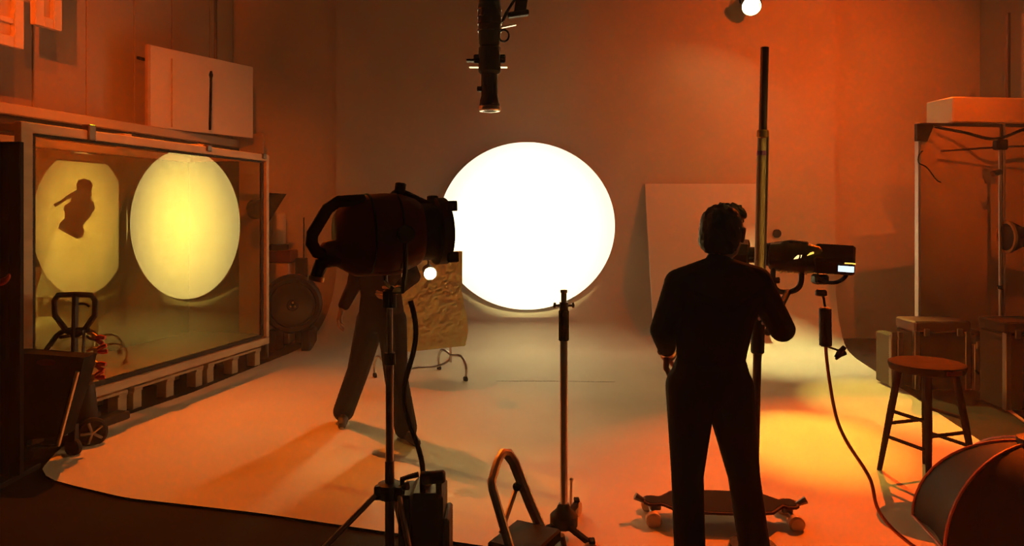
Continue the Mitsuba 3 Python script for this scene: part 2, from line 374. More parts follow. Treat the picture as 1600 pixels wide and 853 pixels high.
# ------------------------------------------------------------------ upper left wall: board, stick, frames
bd = thing('plywood_board', 'large pale board leaning on the ledge above the glass tank', 'board')
b0, b1 = W(231, 203, 7.75), W(394, 225, 8.95)
bdir = unit((b1 - b0) * V(1, 1, 0)); bl = np.linalg.norm((b1 - b0)[:2]); Rb = np.stack([bdir, np.cross(V(0, 0, 1), bdir), V(0, 0, 1)], 1)
bc = (b0 + b1) / 2; bc[2] = 2.55
put('sheet', box((bl, .035, .86), bc + V(0, 0, .43), .004, Rb), WHITE_BOARD, bd)
put('edge_batten', box((.035, .05, .86), b0 * V(1, 1, 0) + V(0, 0, 2.98) + Rb[:, 1] * 0, .004, Rb), PALE_WOOD, bd)
put('batten', box((.012, .012, .74), bc - bdir * .42 - Rb[:, 1] * .022 + V(0, 0, .39), .003, Rb), PALE_WOOD, bd)
put('bracket', box((.13, .03, .03), b0 * V(1, 1, 0) + V(-.06, .0, 3.26), .004, RT), BLACK, bd)
st = thing('black_stick', 'thin black stick leaning against the pale board above the tank', 'stick')
sp = W(328, 222, 8.10); sp[2] = 2.555
put('rod', cyl(sp, sp + V(0, .03, .60), .014), BLACK_MATT, st)
put('tip', lathe([(0, .018), (.03, .022), (.07, .010)], sp + V(0, .03, .58), sp + V(0, .03, .7)), BLACK_MATT, st)
def window_frame(name, label, x0, x1, y0, y1, d, mull):
    """an old casement hung on the wall: frame of four bars, boards inside"""
    t = thing(name, label, 'window frame')
    p0, p1 = W(x0, y1, d), W(x1, y0, d); p0[2], p1[2] = W(0, y1, d)[2], W(0, y0, d)[2]
    w = (x1 - x0) / FOC * d * 1.1; h = p1[2] - p0[2]; c = (p0 + p1) / 2
    hit = c + V(0, 0, CAMZ) * 0
    f = .085
    for s in (-1, 1):
        put('stile', box((f, .06, h), c + RT @ V(s * (w - f) / 2, 0, 0), .006, RT), CREAM, t)
        put('rail', box((w - 2 * f, .055, f), c + V(0, 0, s * (h - f) / 2), .006, RT), CREAM, t)
    for k in range(mull):
        put('crossbar', box((w - 2 * f, .045, .04), c + V(0, 0, h * (.5 - (k + 1) / (mull + 1))), .005, RT), CREAM, t)
    put('panel', box((w - 2 * f, .02, h - 2 * f), c + RT @ V(0, .02, 0), .003, RT), PLASTER_B, t)
    put('hanger', box((.06, .34, .03), c + RT @ V(0, .2, h / 2 - .02), .004, RT), DARK_STEEL, t)
window_frame('window_frame', 'old cream window frame hung high in the top left corner', -60, 35, -60, 67, 5.55, 2)
window_frame('window_frame', 'old cream window frame with closed panel, right of the corner one', 50, 95, -60, 44, 6.15, 0)
pp = W(337, 60, 8.7)
one('wall_pipe', cyl(V(pp[0], pp[1], 2.56), V(pp[0], pp[1], 4.9), .018), DARK_STEEL, 'thin dark pipe running up the wall behind the pale board', 'pipe')

# ------------------------------------------------------------------ left corner: black flat, cart, pallet truck, clamps
fl = thing('black_flat', 'tall black flat standing at the left end of the glass tank', 'flat')
put('panel', box((.75, .04, 2.05), W(-38, 332, 4.55) * V(1, 1, 0) + V(-.09, 0, 1.06), .004), BLACK_MATT, fl)
put('frame_edge', box((.03, .05, 2.05), W(19, 332, 4.55) * V(1, 1, 0) + V(-.018, 0, 1.06), .004), BLACK, fl)
put('foot', box((.7, .45, .035), W(-38, 332, 4.55) * V(1, 1, 0) + V(-.09, 0, .018), .004), BLACK, fl)
hp = W(4, 437, 4.47)
put('handle', tube(smooth_path([hp + V(-.10, .05, -.03), hp + V(-.03, 0, -.02), hp + V(.02, 0, 0), hp + V(.042, .0, .035)], 10), [.022] * 7 + [.018, .013, .006]), RED, fl, label='red pointed handle')

ct = thing('equipment_cart', 'black covered cart on a silver frame in the dark left corner', 'cart')
cd = 4.85
def C_(px, py, d=cd): return W(px, py, d)
from shapely.geometry import Polygon as Pg
prof = [((x - 800) / FOC * cd, CAMZ - (y - HOR) / FOC * cd) for x, y in ((-40, 552), (25, 550), (134, 558), (128, 585), (97, 682), (-40, 690))]
put('cover', prism(prof, cd - .02, cd + .13), BLACK_MATT, ct, 20)
put('red_reflection', ball(C_(72, 566, cd - .02), .05, 2, (1.3, .12, .45)), RED_HOUSING, ct, label='dull red reflection painted on the cover')  # red colour stands for a reflection on the cover
for dd in (0,):
    put('frame_leg', tube([C_(128, 578) + V(0, dd - .05, 0), C_(98, 692) + V(0, dd - .05, 0), C_(52, 695) + V(0, dd - .05, 0)], .013), ALU, ct, label='silver tube leg')
wz = .06
for px, dd in ((30, .06), (92, .16)):
    c = C_(px, 700) + V(0, dd, 0); c[2] = wz
    put('wheel', lathe([(-.02, .02), (-.02, .055), (-.012, .06), (.012, .06), (.02, .055), (.02, .02)], c, c + V(.3, 1, 0)), RUBBER, ct)
    put('fork', box((.05, .05, .12), c + V(0, 0, .10), .004), BLACK, ct)

pj = thing('pallet_truck', 'black pallet truck with loop handle in front of the glass tank', 'pallet truck')
pd = 5.24
def P_(px, py, d=pd): return W(px, py, d)
put('handle_loop', tube([P_(117, 526), P_(104, 517), P_(86, 493), P_(85, 470), P_(91, 461), P_(117, 460), P_(143, 461), P_(149, 470), P_(148, 493), P_(131, 517)], .020, 10, True), BLACK, pj)
put('shaft', tube([P_(118, 460), P_(116, 560), P_(118, 640, pd + .05)], .030, 8, flat=(1, .6)), BLACK, pj)
put('lever', tube(smooth_path([P_(124, 475), P_(134, 475), P_(140, 479)], 8), .010), BLACK, pj)
put('cross_arm', tube(smooth_path([P_(68, 552), P_(86, 528), P_(98, 518), P_(116, 515), P_(137, 516), P_(150, 525)], 16), .018), BLACK, pj)
put('brace', tube([P_(72, 550), P_(88, 526)], .013), ALU, pj, label='silver brace')
put('brace', tube([P_(94, 527), P_(112, 524)], .013), BLACK, pj)
put('pump', lathe([(0, .10), (.1, .11), (.3, .09), (.34, .05)], V(P_(118, 0)[0], pd + .06, .12), V(P_(118, 0)[0], pd + .06, 1)), BLACK, pj)
for s in (-1, 1):
    c = V(P_(118, 0)[0] + .07 * s + .06, pd - .02, .10)
    hub = lathe([(-.028, .04), (-.028, .085), (-.015, .10), (.015, .10), (.028, .085), (.028, .04)], c, c + V(.55, -.85, 0))
    w_ = put('wheel', hub, RUBBER, pj)
    for k in range(5):
        a_ = k * 2 * math.pi / 5; Rw = frame(V(.55, -.85, 0))
        put('spoke', cyl(c + V(.015, -.025, 0), c + V(.015, -.025, 0) + .075 * (math.cos(a_) * Rw[:, 0] + math.sin(a_) * Rw[:, 2]), .010, sides=8), SILVER_DULL, w_)
    put('fork_tine', box((.12, .32, .06), V(c[0] + .04 * s - .06, pd + .22, .12), .01, rotz(-.25)), BLACK, pj)

cl_lab = ['red spring clamp hanging topmost by the pallet truck', 'red and gold clamp second from top by the pallet truck', 'red clamp third from top by the pallet truck', 'red clamp lowest in the bunch by the pallet truck']
hang = thing('clamp_strap', 'black strap holding red clamps beside the pallet truck shaft', 'strap')
put('strap', tube(smooth_path([P_(130, 516, 5.2), P_(131, 535, 5.2), P_(129, 560, 5.2), P_(131, 592, 5.2)], 14), .016, flat=(1, .35)), BLACK, hang)
for i, (px, py, ar, lab) in enumerate(zip((148, 150, 149, 146), (527, 548, 569, 589), (.35, -.2, .3, -.25), cl_lab)):
    c = P_(px, py, 5.20); k = thing('spring_clamp', lab, 'clamp', 'clamps by the pallet truck')
    Rk = axis_rot([0, 1, 0], ar) @ axis_rot([0, 0, 1], .3 * (i % 2)) * .78
    for s in (-1, 1):
        put('jaw', tube([c + Rk @ V(-.075, 0, .012 * s), c + Rk @ V(-.03, 0, .024 * s), c + Rk @ V(.02, 0, .012 * s)], [.008, .012, .011], 8), BRASS if s > 0 else DARK_STEEL, k)
        put('grip', tube([c + Rk @ V(.0, 0, .0), c + Rk @ V(.05, 0, .022 * s), c + Rk @ V(.09, 0, .028 * s)], [.012, .017, .015], 8), RED, k, label='red grip')
    put('spring', cyl(c + Rk @ V(0, -.025, 0), c + Rk @ V(0, .025, 0), .013, sides=12), BRASS, k)

# ------------------------------------------------------------------ behind the tank, right of it
bn = thing('barn_door_lamp', 'black barn door lamp on a stand just right of the glass tank', 'lamp')
bdp = 8.28
q = [W(x, y, bdp) for x, y in ((419, 301), (447, 303), (419, 348))]
put('flap', cat(trimesh.convex.convex_hull(np.array([p + V(0, o, 0) for p in q for o in (0, .015)]))), BLACK, bn)
put('head', lathe([(0, .08), (.05, .11), (.2, .11), (.24, .06)], W(416, 325, bdp + .02), W(400, 327, bdp + .1)), BLACK, bn)
put('pole', cyl(W(416, 340, bdp + .03), V(W(416, 0, bdp)[0], bdp + .03, .03), .018), DARK_STEEL, bn)
put('base', lathe([(0, .11), (.02, .11), (.03, .03)], V(W(416, 0, bdp)[0], bdp + .03, 0.001), V(W(416, 0, bdp)[0], bdp + .03, 1)), BLACK, bn)
dr_ = thing('drum_fan', 'round black drum fan on the floor right of the glass tank', 'fan')
dc = W(457, 474, 8.88)
Rd = unit(V(.30, -1, 0.0))
put('drum', lathe([(-.20, .05), (-.20, .30), (-.18, .335), (-.05, .35), (.05, .35), (.18, .335), (.20, .31), (.19, .27), (.17, .26)], dc, dc + Rd, 40), BLACK, dr_)
put('grille', lathe([(.165, .262), (.175, .20), (.18, .06)], dc, dc + Rd, 40), BLACK_GLOSS, dr_)
put('hub', lathe([(.18, .07), (.195, .06), (.2, .03)], dc, dc + Rd, 24), BLACK, dr_)
Rf = frame(Rd)
for k in range(3):
    a_ = math.pi / 2 + k * 2 * math.pi / 3
    put('badge_dot', ball(dc + Rd * .20 + .028 * (math.cos(a_) * Rf[:, 0] + math.sin(a_) * Rf[:, 2]), .013, 1), BRASS, dr_, label='small gold badge dot')
for s in (-1, 1):
    put('foot', box((.10, .34, dc[2] - .30), V(dc[0] + .20 * s, dc[1], (dc[2] - .30) / 2), .01), BLACK, dr_)
cb = thing('cube_crate', 'pale square crate behind the drum fan', 'crate')
cc = W(438, 421, 9.40)
put('body', box((.30, .28, cc[2] + .09), V(cc[0], cc[1], (cc[2] + .09) / 2), .01), CREAM, cb)
put('lid', box((.36, .32, .15), V(cc[0], cc[1], cc[2] + .17), .01), RED_HOUSING, cb, label='dark red lid')
cy = thing('standing_cylinder', 'pale upright cylinder on the crate behind the drum fan', 'cylinder')
c0 = V(cc[0] - .02, cc[1], cc[2] + .246)
put('tube', lathe([(0, .085), (.02, .09), (.46, .09), (.48, .07)], c0, c0 + V(0, 0, 1)), CREAM, cy)
put('collar', lathe([(.0, .12), (.07, .12), (.08, .092)], c0, c0 + V(0, 0, 1)), BLACK, cy)
tw = thing('speaker_tower', 'slim black tower with a red light behind the drum fan', 'speaker')
tc = W(471, 430, 9.42)
put('cabinet', box((.12, .16, tc[2] + .22), V(tc[0], tc[1], (tc[2] + .22) / 2), .008), BLACK, tw)
glow(ball(V(tc[0] - .01, tc[1] - .085, tc[2] + .0), .020, 1), (3, .08, .04), tw + '__indicator_light')
put('antenna', cyl(V(tc[0] + .03, tc[1], tc[2] + .21), V(tc[0] + .03, tc[1], W(0, 340, 9.42)[2]), .008), BLACK, tw)

sh_ = [((x - 800) / FOC * 9.15, CAMZ - (y - HOR) / FOC * 9.15) for x, y in ((374, 214), (412, 207))]
one('leaning_sheet', prism([(sh_[0][0], .004), (sh_[1][0], .004), sh_[1], sh_[0]], 9.14, 9.17), CANVAS, 'tall pale sheet standing behind the far right end of the glass tank', 'sheet', smooth=False)

# ------------------------------------------------------------------ foil board on a rolling stand, with a small lamp
fs = thing('foil_stand', 'gold foil covered board on a tube stand with wheels, right of the big lamp', 'reflector board')
FL, FR = F(603, 601), F(706, 588)
fd = unit(FR - FL); fn_ = V(fd[1], -fd[0], 0)                    # fn_ points to the camera
Rfb = np.stack([fd, -fn_, V(0, 0, 1)], 1)
def FS(a, b, z): return FL + fd * a + fn_ * b + V(0, 0, z)
fl_len = np.linalg.norm(FR - FL)
zl, zh = 1.65 - (546 - HOR) / FOC * 7.3, 1.65 - (394 - HOR) / FOC * 7.3
def foil_mesh():
    nx, nz = 90, 90; wid = fl_len + .14
    m = trimesh.creation.box((1, 1, 1)); vs, fsx = [], []
    u_, v_ = np.meshgrid(np.linspace(0, 1, nx), np.linspace(0, 1, nz)); out = []
    for side in (1, -1):
        p = np.stack([u_ * wid - .02, np.full_like(u_, .02 * side), zl + v_ * (zh - zl)], -1)
        nn = meshkit.fbm(np.stack([u_ * 9 + 5 * side, v_ * 8, u_ * 0], -1), 4, 3) - .5
        n2 = np.abs(meshkit.noise(np.stack([u_ * 22 + v_ * 6, v_ * 26 - u_ * 5, u_ * 0 + side], -1), 5) - .5)
        e_ = np.clip(np.minimum(np.minimum(u_, 1 - u_), np.minimum(v_, 1 - v_)) / .05, 0, 1)
        p[..., 1] += side * (.024 * nn + .022 * n2) * e_
        w_ = meshkit.noise(np.stack([v_ * 7, u_ * 0 + 2, u_ * 0], -1), 9) - .5
        p[..., 0] += (.05 * w_ + .03 * np.sin(v_ * 5 + .4)) * (u_ > .8) * (u_ - .8) / .2
        out.append(p.reshape(-1, 3))
    n = nx * nz; f = []
    idx = np.arange(n).reshape(nz, nx)
    a, b, c, d = idx[:-1, :-1].ravel(), idx[:-1, 1:].ravel(), idx[1:, 1:].ravel(), idx[1:, :-1].ravel()
    f.append(np.stack([a, d, c], 1)); f.append(np.stack([a, c, b], 1)); f.append(np.stack([a, b, c], 1) + n); f.append(np.stack([a, c, d], 1) + n)
    ring = np.r_[idx[0, :-1], idx[:-1, -1], idx[-1, :0:-1], idx[:0:-1, 0]]; rn = np.roll(ring, -1)
    f.append(np.stack([ring, rn, rn + n], 1)); f.append(np.stack([ring, rn + n, ring + n], 1))
    v = np.vstack(out); v = FL + v[:, :1] * fd + v[:, 1:2] * fn_ + v[:, 2:] * V(0, 0, 1)
    t = trimesh.Trimesh(v, np.vstack(f), process=False); t.fix_normals(); return t
put('foil_panel', foil_mesh(), FOIL, fs, 25)
BZ = .135
for a in (0, fl_len):
    put('post', cyl(FS(a, -.03, BZ), FS(a, -.03, zh - .1), .012), STEEL, fs)
    legp = smooth_path([FS(a, -.30, .055), FS(a, -.30, .17), FS(a, -.24, .225), FS(a, 0, .215), FS(a, .24, .225), FS(a, .30, .17), FS(a, .30, .055)], 36)
    put('foot_tube', tube(legp, .013), STEEL, fs)
    for b in (-.30, .30):
        c = FS(a, b, .031)
        wq = put('caster', lathe([(-.012, .012), (-.012, .028), (.012, .028), (.012, .012)], c, c + fd), RUBBER, fs)
put('crossbar', tube(smooth_path([FS(0, -.03, .26), FS(.02, -.03, .16), FS(.09, -.03, .125), FS(fl_len / 2, -.03, .12), FS(fl_len - .09, -.03, .125), FS(fl_len - .02, -.03, .16), FS(fl_len, -.03, .26)], 40), .012), STEEL, fs)

lc = W(672, 427, 6.62)
sl = thing('small_spotlight', 'small dazzling spotlight clamped in front of the gold foil board', 'lamp')
SD = unit(V(.25, -1, -.15))
glow(lathe([(0.0, .050), (.018, .047), (.036, .034), (.046, .012)], lc, lc + SD, 20), CLAMP_L, sl + '__lens', weight=1.0)
put('housing', lathe([(-.16, .03), (-.15, .052), (-.03, .058), (.0, .060), (.012, .062), (.012, .056), (.0, .051), (-.01, .03)], lc, lc + SD, 20, False), BLACK, sl)
ti = np.dot(lc - FL, fd)
put('clamp_arm', tube([lc - SD * .08, lc - SD * .14 + V(0, 0, .10), FS(ti, .06, zh + .03), FS(ti, -.0, zh + .012)], .009), BLACK, sl)
put('clamp', box((.06, .10, .035), FS(ti, 0, zh + .030), .005, Rfb), BLACK, sl)

# ------------------------------------------------------------------ big lamp on its tripod, ballast and cable
bl_ = thing('studio_lamp', 'big dark red studio lamp with loop handle mounted on the tripod', 'studio lamp')
LA = unit(V(.92, .39, .03)); L0 = W(522, 368, 3.14); LR = frame(LA)
put('housing', lathe([(0, .04), (.004, .09), (.03, .128), (.08, .155), (.15, .172), (.22, .176), (.29, .170), (.35, .150), (.37, .135)], L0, L0 + LA, 44), RED_HOUSING, bl_)
for k in (1, 4):
    put('cooling_fin', lathe([(.10 + .04 * k, .150), (.10 + .04 * k, .1765), (.108 + .04 * k, .1765), (.108 + .04 * k, .150)], L0, L0 + LA, 44, False), BLACK, bl_)
put('barrel', lathe([(.35, .128), (.44, .126), (.445, .150), (.49, .150), (.495, .138), (.47, .130)], L0, L0 + LA, 44, False), BLACK, bl_)
put('front_glass', lathe([(.455, .134), (.468, .134), (.478, .10), (.486, .03)], L0, L0 + LA, 40), BLACK_GLOSS, bl_)
for k in range(4):
    a_ = math.pi / 4 + k * math.pi / 2; o = .158 * (math.cos(a_) * LR[:, 0] + math.sin(a_) * LR[:, 2])
    put('filter_ear', box((.02, .05, .045), L0 + LA * .49 + o, .004, frame(LA)), BLACK, bl_)
put('rear_loop', tube([W(566, 312, 3.12), W(528, 315, 3.06), W(512, 326, 3.04), W(488, 366, 3.02), W(487, 380, 3.02), W(495, 394, 3.04), W(520, 402, 3.1), W(560, 372, 3.2), W(575, 330, 3.2)], .026, 10, True, flat=(.65, 1)), BLACK, bl_)
put('tail_box', blob([[(W(515, 392, 3.10), .045), (W(560, 410, 3.16), .060), (W(618, 408, 3.22), .060), (W(600, 390, 3.25), .07)]], .02, 6), RED_HOUSING, bl_)
put('cable_socket', tube([W(540, 404, 3.12), W(515, 406, 3.08), W(502, 412, 3.07), W(494, 432, 3.07)], [.03, .032, .030, .026]), BLACK, bl_)
put('socket_ring', lathe([(0, .027), (0, .033), (.02, .033), (.02, .027)], W(495, 431, 3.07), W(493, 440, 3.07)), BRASS, bl_)
put('top_bracket', tube(smooth_path([W(608, 318, 3.25), W(612, 306, 3.25), W(622, 299, 3.26), W(634, 302, 3.27), W(655, 312, 3.3), W(674, 320, 3.33)], 20), .013), BLACK, bl_)
put('top_knob', lathe([(0, .018), (.01, .024), (.045, .024), (.05, .018)], W(624, 303, 3.26), W(626, 290, 3.26)), BLACK, bl_)
put('top_knob', lathe([(0, .018), (.01, .026), (.06, .026), (.065, .018)], W(676, 328, 3.33), W(676, 310, 3.33)), BLACK, bl_)
put('lock_lever', tube([W(676, 315, 3.33), W(687, 319, 3.3)], [.010, .014]), BLACK, bl_)
LC = L0 + LA * .26
for s in (-1, 1):
    o = LR[:, 0] * s
    put('yoke_arm', tube([LC + o * .185, LC + o * .195 + V(0, 0, -.12), LC + o * .16 + V(0, 0, -.235), LC + o * .02 + V(0, 0, -.25)], .020, 8, flat=(1, .5)), BLACK, bl_)
    put('yoke_knob', lathe([(0, .03), (.01, .038), (.035, .038), (.04, .03)], LC + o * .175, LC + o * .3), BLACK, bl_)
TX, TY = LC[0] - .02, LC[1]
put('spigot', lathe([(0, .03), (.07, .03), (.08, .02)], V(TX, TY, LC[2] - .325), V(TX, TY, 5)), BLACK, bl_)
tp = thing('tripod_stand', 'steel tripod stand carrying the big lamp', 'tripod')
zt = LC[2] - .33
put('inner_tube', cyl(V(TX, TY, .9), V(TX, TY, zt), .0135), STEEL, tp)
put('middle_tube', cyl(V(TX, TY, .5), V(TX, TY, 1.01), .0175), STEEL, tp)
put('lower_tube', cyl(V(TX, TY, .12), V(TX, TY, .56), .0205), DARK_STEEL, tp)
put('tube_collar', cyl(V(TX, TY, .985), V(TX, TY, 1.035), .026), BLACK, tp)
ZK = 1.65 - (766 - HOR) / FOC * TY
hubk = put('leg_hub', lathe([(-.035, .03), (-.03, .052), (.03, .052), (.035, .03)], V(TX, TY, ZK), V(TX, TY, 5)), BLACK, tp)
for k, a_ in enumerate((2.25, -1.19, .22)):
    dx, dy = -math.sin(a_), -math.cos(a_) * .55
    q0 = V(TX, TY, ZK) + V(dx, dy, 0) * .055; q1 = V(TX + dx * .56, TY + dy * .56, .02)
    if k == 1: q1 = V(TX + .21, TY - .42, .02); q0 = V(TX + .045, TY - .04, ZK)
    if k == 0: q1 = V(TX - .50, TY - .30, .02); q0 = V(TX - .045, TY - .025, ZK)
    if k == 2: q1 = V(TX - .02, TY + .52, .02); q0 = V(TX, TY + .05, ZK)
    put('leg', tube([q0, q1], .0125), STEEL, tp)
    put('leg_joint', box((.035, .035, .06), q0, .006), BLACK, hubk)
    put('foot_tip', ball(q1, .02, 1), RUBBER, tp)
put('wing_knob', tube([V(TX + .045, TY - .02, ZK + .02), V(TX + .085, TY - .03, ZK + .03)], [.012, .018]), BLACK, hubk)

ba = thing('ballast_box', 'black lamp ballast box with round handle beside the tripod', 'power unit')
bx, by = W(667, 0, 3.28)[0], 3.30
put('body', box((.15, .24, .40), V(bx + .005, by, .235), .02), BLACK, ba)
put('side_panel', box((.06, .20, .33), V(bx - .085, by - .01, .26), .012), BLACK_GLOSS, ba)
put('side_panel', box((.03, .20, .25), V(bx + .092, by - .01, .20), .010), GREY_CASE, ba)
put('base_plate', box((.19, .27, .035), V(bx, by, .02), .008), RUBBER, ba)
put('grip', lathe([(0, .02), (.008, .028), (.10, .028), (.108, .02)], V(bx - .02, by - .09, .497), V(bx + .4, by - .09, .525)), BLACK, ba)
for dx in (-.01, .06):
    put('grip_post', cyl(V(bx + dx, by - .09, .42), V(bx + dx, by - .09, .50 + dx * .07), .013), BLACK, ba)
put('handle_bar', tube([V(bx - .10, by - .08, .40), V(bx - .10, by - .08, .49), V(bx - .03, by - .08, .51)], .012), BLACK, ba)
put('socket', lathe([(0, .02), (.05, .022)], V(bx + .0, by, .42), V(bx - .03, by, .6)), BRASS, ba, label='brass cable socket')
put('switch', box((.02, .012, .03), V(bx + .02, by - .124, .12), .003), STEEL, ba)
cabp = smooth_path([W(641, 470, 3.18), W(649, 505, 3.2), W(647, 545, 3.24), W(636, 585, 3.27), W(631, 615, 3.28), W(638, 655, 3.29), W(652, 695, 3.29), V(bx - .02, by, .48)], 60)
one('lamp_cable', tube(cabp, .0115, 8), RUBBER, 'black cable looping down from the big lamp to the ballast box', 'cable')
one('floor_cable', tube(smooth_path([V(bx - .11, by + .02, .03), V(bx - .22, by - .02, .014), V(bx - .20, by - .22, .014), V(bx + .02, by - .22, .014), V(bx + .35, by - .12, .014), V(bx + .75, by - .45, .014)], 40), .011, 8), RUBBER, 'black cable coiled on the floor at the foot of the ballast box', 'cable')

# ------------------------------------------------------------------ profile spotlight hanging from a pipe overhead
hg = thing('hanging_spotlight', 'black profile spotlight hanging nose down from above at top centre', 'spotlight')
HD = 4.4; HX = W(765, 0, HD)[0]
def HZ(y): return 1.65 - (y - HOR) / FOC * HD
def hp_(y): return V(HX, HD, HZ(y))
def hl_(pairs, dx=0): 
    z0 = pairs[0][0]; return lathe([((y - z0) / FOC * HD, r / FOC * HD) for y, r in pairs], V(HX + dx / FOC * HD, HD, HZ(z0)), V(HX + dx / FOC * HD, HD, -5), 32)
put('lens_tube', hl_([(110, 12), (112, 13), (150, 13), (156, 15), (170, 16.5), (173, 16)]), BLACK, hg)
put('lens_rim', hl_([(166, 16.5), (168, 17.5), (172, 17.5), (174, 16)]), STEEL, hg)
put('lens', hl_([(173, 14), (175, 10), (176, 4)]), BLACK_GLOSS, hg)
put('gate', hl_([(72, 14), (75, 17), (112, 17.5), (116, 14)]), BLACK, hg)
put('lamp_house', hl_([(-12, 12), (0, 16), (10, 18), (30, 18), (68, 16.5), (74, 14)]), BLACK, hg)
for k in range(4):
    put('cooling_fin', hl_([(14 + 11 * k, 16), (14 + 11 * k, 19), (17 + 11 * k, 19), (17 + 11 * k, 16)]), BLACK_GLOSS, hg)
for s, y, l_ in ((-1, 105, 32), (1, 105, 28), (-1, 95, 36)):
    put('shutter', box((l_ / FOC * HD, .06, .004 if y == 105 else .012), V(HX + s * (14 + l_ / 2 - 14) / FOC * HD, HD, HZ(y)), .0015), STEEL if y == 105 else BLACK, hg)
for s in (-1, 1):
    put('side_knob', lathe([(0, .02), (.012, .026), (.035, .026), (.04, .018)], V(HX + s * .055, HD, HZ(92)), V(HX + s, HD, HZ(92))), BLACK, hg)
put('clip', box((.03, .03, .03), V(HX - .06, HD, HZ(139)), .005), BLACK, hg)
put('latch', box((.09, .03, .008), V(HX + .115, HD - .02, HZ(42)), .002, axis_rot([0, 1, 0], -.2)), STEEL, hg, label='bright metal latch')
put('pull_ring', tube([V(HX + .085 + .03 * math.cos(t), HD - .02, HZ(57) + .035 * math.sin(t)) for t in np.linspace(0, 2 * math.pi, 21)[:-1]], .006, 6, True), BLACK, hg)
put('yoke', tube([V(HX + .075, HD, HZ(35)), V(HX + .10, HD, HZ(20)), V(HX + .16, HD, HZ(-5)), V(HX + .10, HD, HZ(-40)), V(HX, HD, HZ(-55))], .018, 8, flat=(1, .5)), BLACK, hg)
put('yoke_plate', box((.07, .03, .16), V(HX + .19, HD, HZ(2)), .006, axis_rot([0, 1, 0], .15)), BLACK, hg)
put('yoke_foot', box((.13, .05, .03), V(HX + .17, HD, HZ(22)), .006, axis_rot([0, 1, 0], -.15)), BLACK, hg)
put('hook_clamp', box((.06, .07, .10), V(HX, HD, HZ(-60)), .01), BLACK, hg)
zp = HZ(-60) + .07
gp = thing('ceiling_pipe', 'steel pipe under the ceiling holding the hanging spotlight', 'pipe')
put('rail', cyl(V(-1.2, HD, zp), V(1.2, HD, zp), .024), DARK_STEEL, gp)
for x in (-1.0, 1.0): put('hanger', cyl(V(x, HD, zp), V(x, HD, 5.0), .015), DARK_STEEL, gp)

# ------------------------------------------------------------------ bare stand in the middle, step ladder, longboard
ms = thing('light_stand', 'bare steel stand with empty top in the middle of the white floor', 'stand')
MX, MY = W(881, 0, 3.75)[0], 3.75
def MZ(y): return 1.65 - (y - HOR) / FOC * MY
def mp(y): return V(MX, MY, MZ(y))
put('spigot', lathe([(0, .014), (.085, .014), (.088, .018), (.10, .018), (.102, .012)], mp(484), mp(400)), STEEL, ms)
put('collar', cyl(mp(485), mp(472), .022), DARK_STEEL, ms)
for s in (-1, 1):
    put('wing_screw', lathe([(0, .006), (.028, .006), (.03, .014), (.04, .014), (.042, .008)], mp(478) + V(.012 * s, 0, 0), mp(478) + V(s, 0, .1)), DARK_STEEL, ms)
put('sleeve', lathe([(0, .024), (.004, .026), (.15, .026), (.155, .022)], mp(532), mp(0)), BLACK, ms)
put('pole', cyl(mp(828), mp(528), .019), STEEL, ms)
mh = put('base_hub', lathe([(0, .055), (.01, .07), (.06, .07), (.09, .04), (.12, .025)], V(MX, MY, .055), V(MX, MY, 1)), BLACK, ms)
for k, a_ in enumerate((-.02, 2.35, 3.75)):
    d_ = V(math.sin(a_ + .35), math.cos(a_ + .35), 0); e = V(MX, MY, .085) + d_ * .27
    put('leg', box((.03, .24, .025), V(MX, MY, .075) + d_ * .14, .005, frame(d_)), BLACK_MATT, ms)
    cw = e * V(1, 1, 0) + V(0, 0, .045)
    ca = put('caster', lathe([(-.02, .015), (-.02, .036), (-.012, .042), (.012, .042), (.02, .036), (.02, .015)], cw, cw + V(math.cos(a_), -math.sin(a_), 0) + V(.4, -.6, 0)), URETHANE, ms, label='pale caster wheel')
    put('fork', box((.03, .05, .015), e + V(0, 0, .008), .004), BLACK_MATT, ca)
put('brace_rod', cyl(V(MX + .05, MY + .20, .08), V(MX + .055, MY + .21, .215), .007), STEEL, ms)
put('brace_tip', ball(V(MX + .055, MY + .21, .22), .012, 1), STEEL, ms)

sd = thing('step_ladder', 'folding step ladder with arched grey top rail at the bottom centre', 'step ladder')
g = [W(772, 990, 2.62), W(778, 930, 2.62), W(796, 853, 2.70), W(770, 765, 2.78), W(768, 752, 2.80), W(777, 722, 2.86), W(785, 708, 2.90), W(793, 708, 2.93), W(803, 722, 2.96), W(830, 790, 2.99), W(858, 853, 3.0), W(885, 910, 3.0), W(905, 968, 3.0)]
g[0] = V(W(812, 0, 2.62)[0], 2.62, .015); g[1] = W(818, 915, 2.66); g[-1] = V(W(908, 0, 3.0)[0], 3.0, .015)
put('hand_rail', tube([g[0], g[1], g[2], g[3], g[4], g[5], g[6], g[7], g[8], g[9], g[10], g[11], g[12]], .022, 8, flat=(1, .75)), ALU, sd)
put('brace', tube([W(783, 832, 2.8), W(807, 762, 2.97)], .010, 8), ALU, sd)
put('pivot', ball(W(808, 760, 2.96), .018, 2), BLACK, sd)
pz = 1.65 - (846 - HOR) / FOC * 2.86
pc = (W(790, 0, 2.74) + W(848, 0, 2.98)) / 2; pc[2] = pz
put('platform', box((.20, .24, .05), pc, .008, rotz(-.5)), RUBBER, sd)
put('step', box((.24, .22, .03), pc + V(.06, -.16, -.24), .008, rotz(-.5)), RUBBER, sd)
for s in (-1, 1):
    o = rotz(-.5) @ V(.10 * s, 0, 0)
    put('rear_leg', tube([pc + o + rotz(-.5) @ V(0, .12, 0), (pc + o + rotz(-.5) @ V(0, .30, 0)) * V(1, 1, 0) + V(0, 0, .012)], .012), ALU, sd)

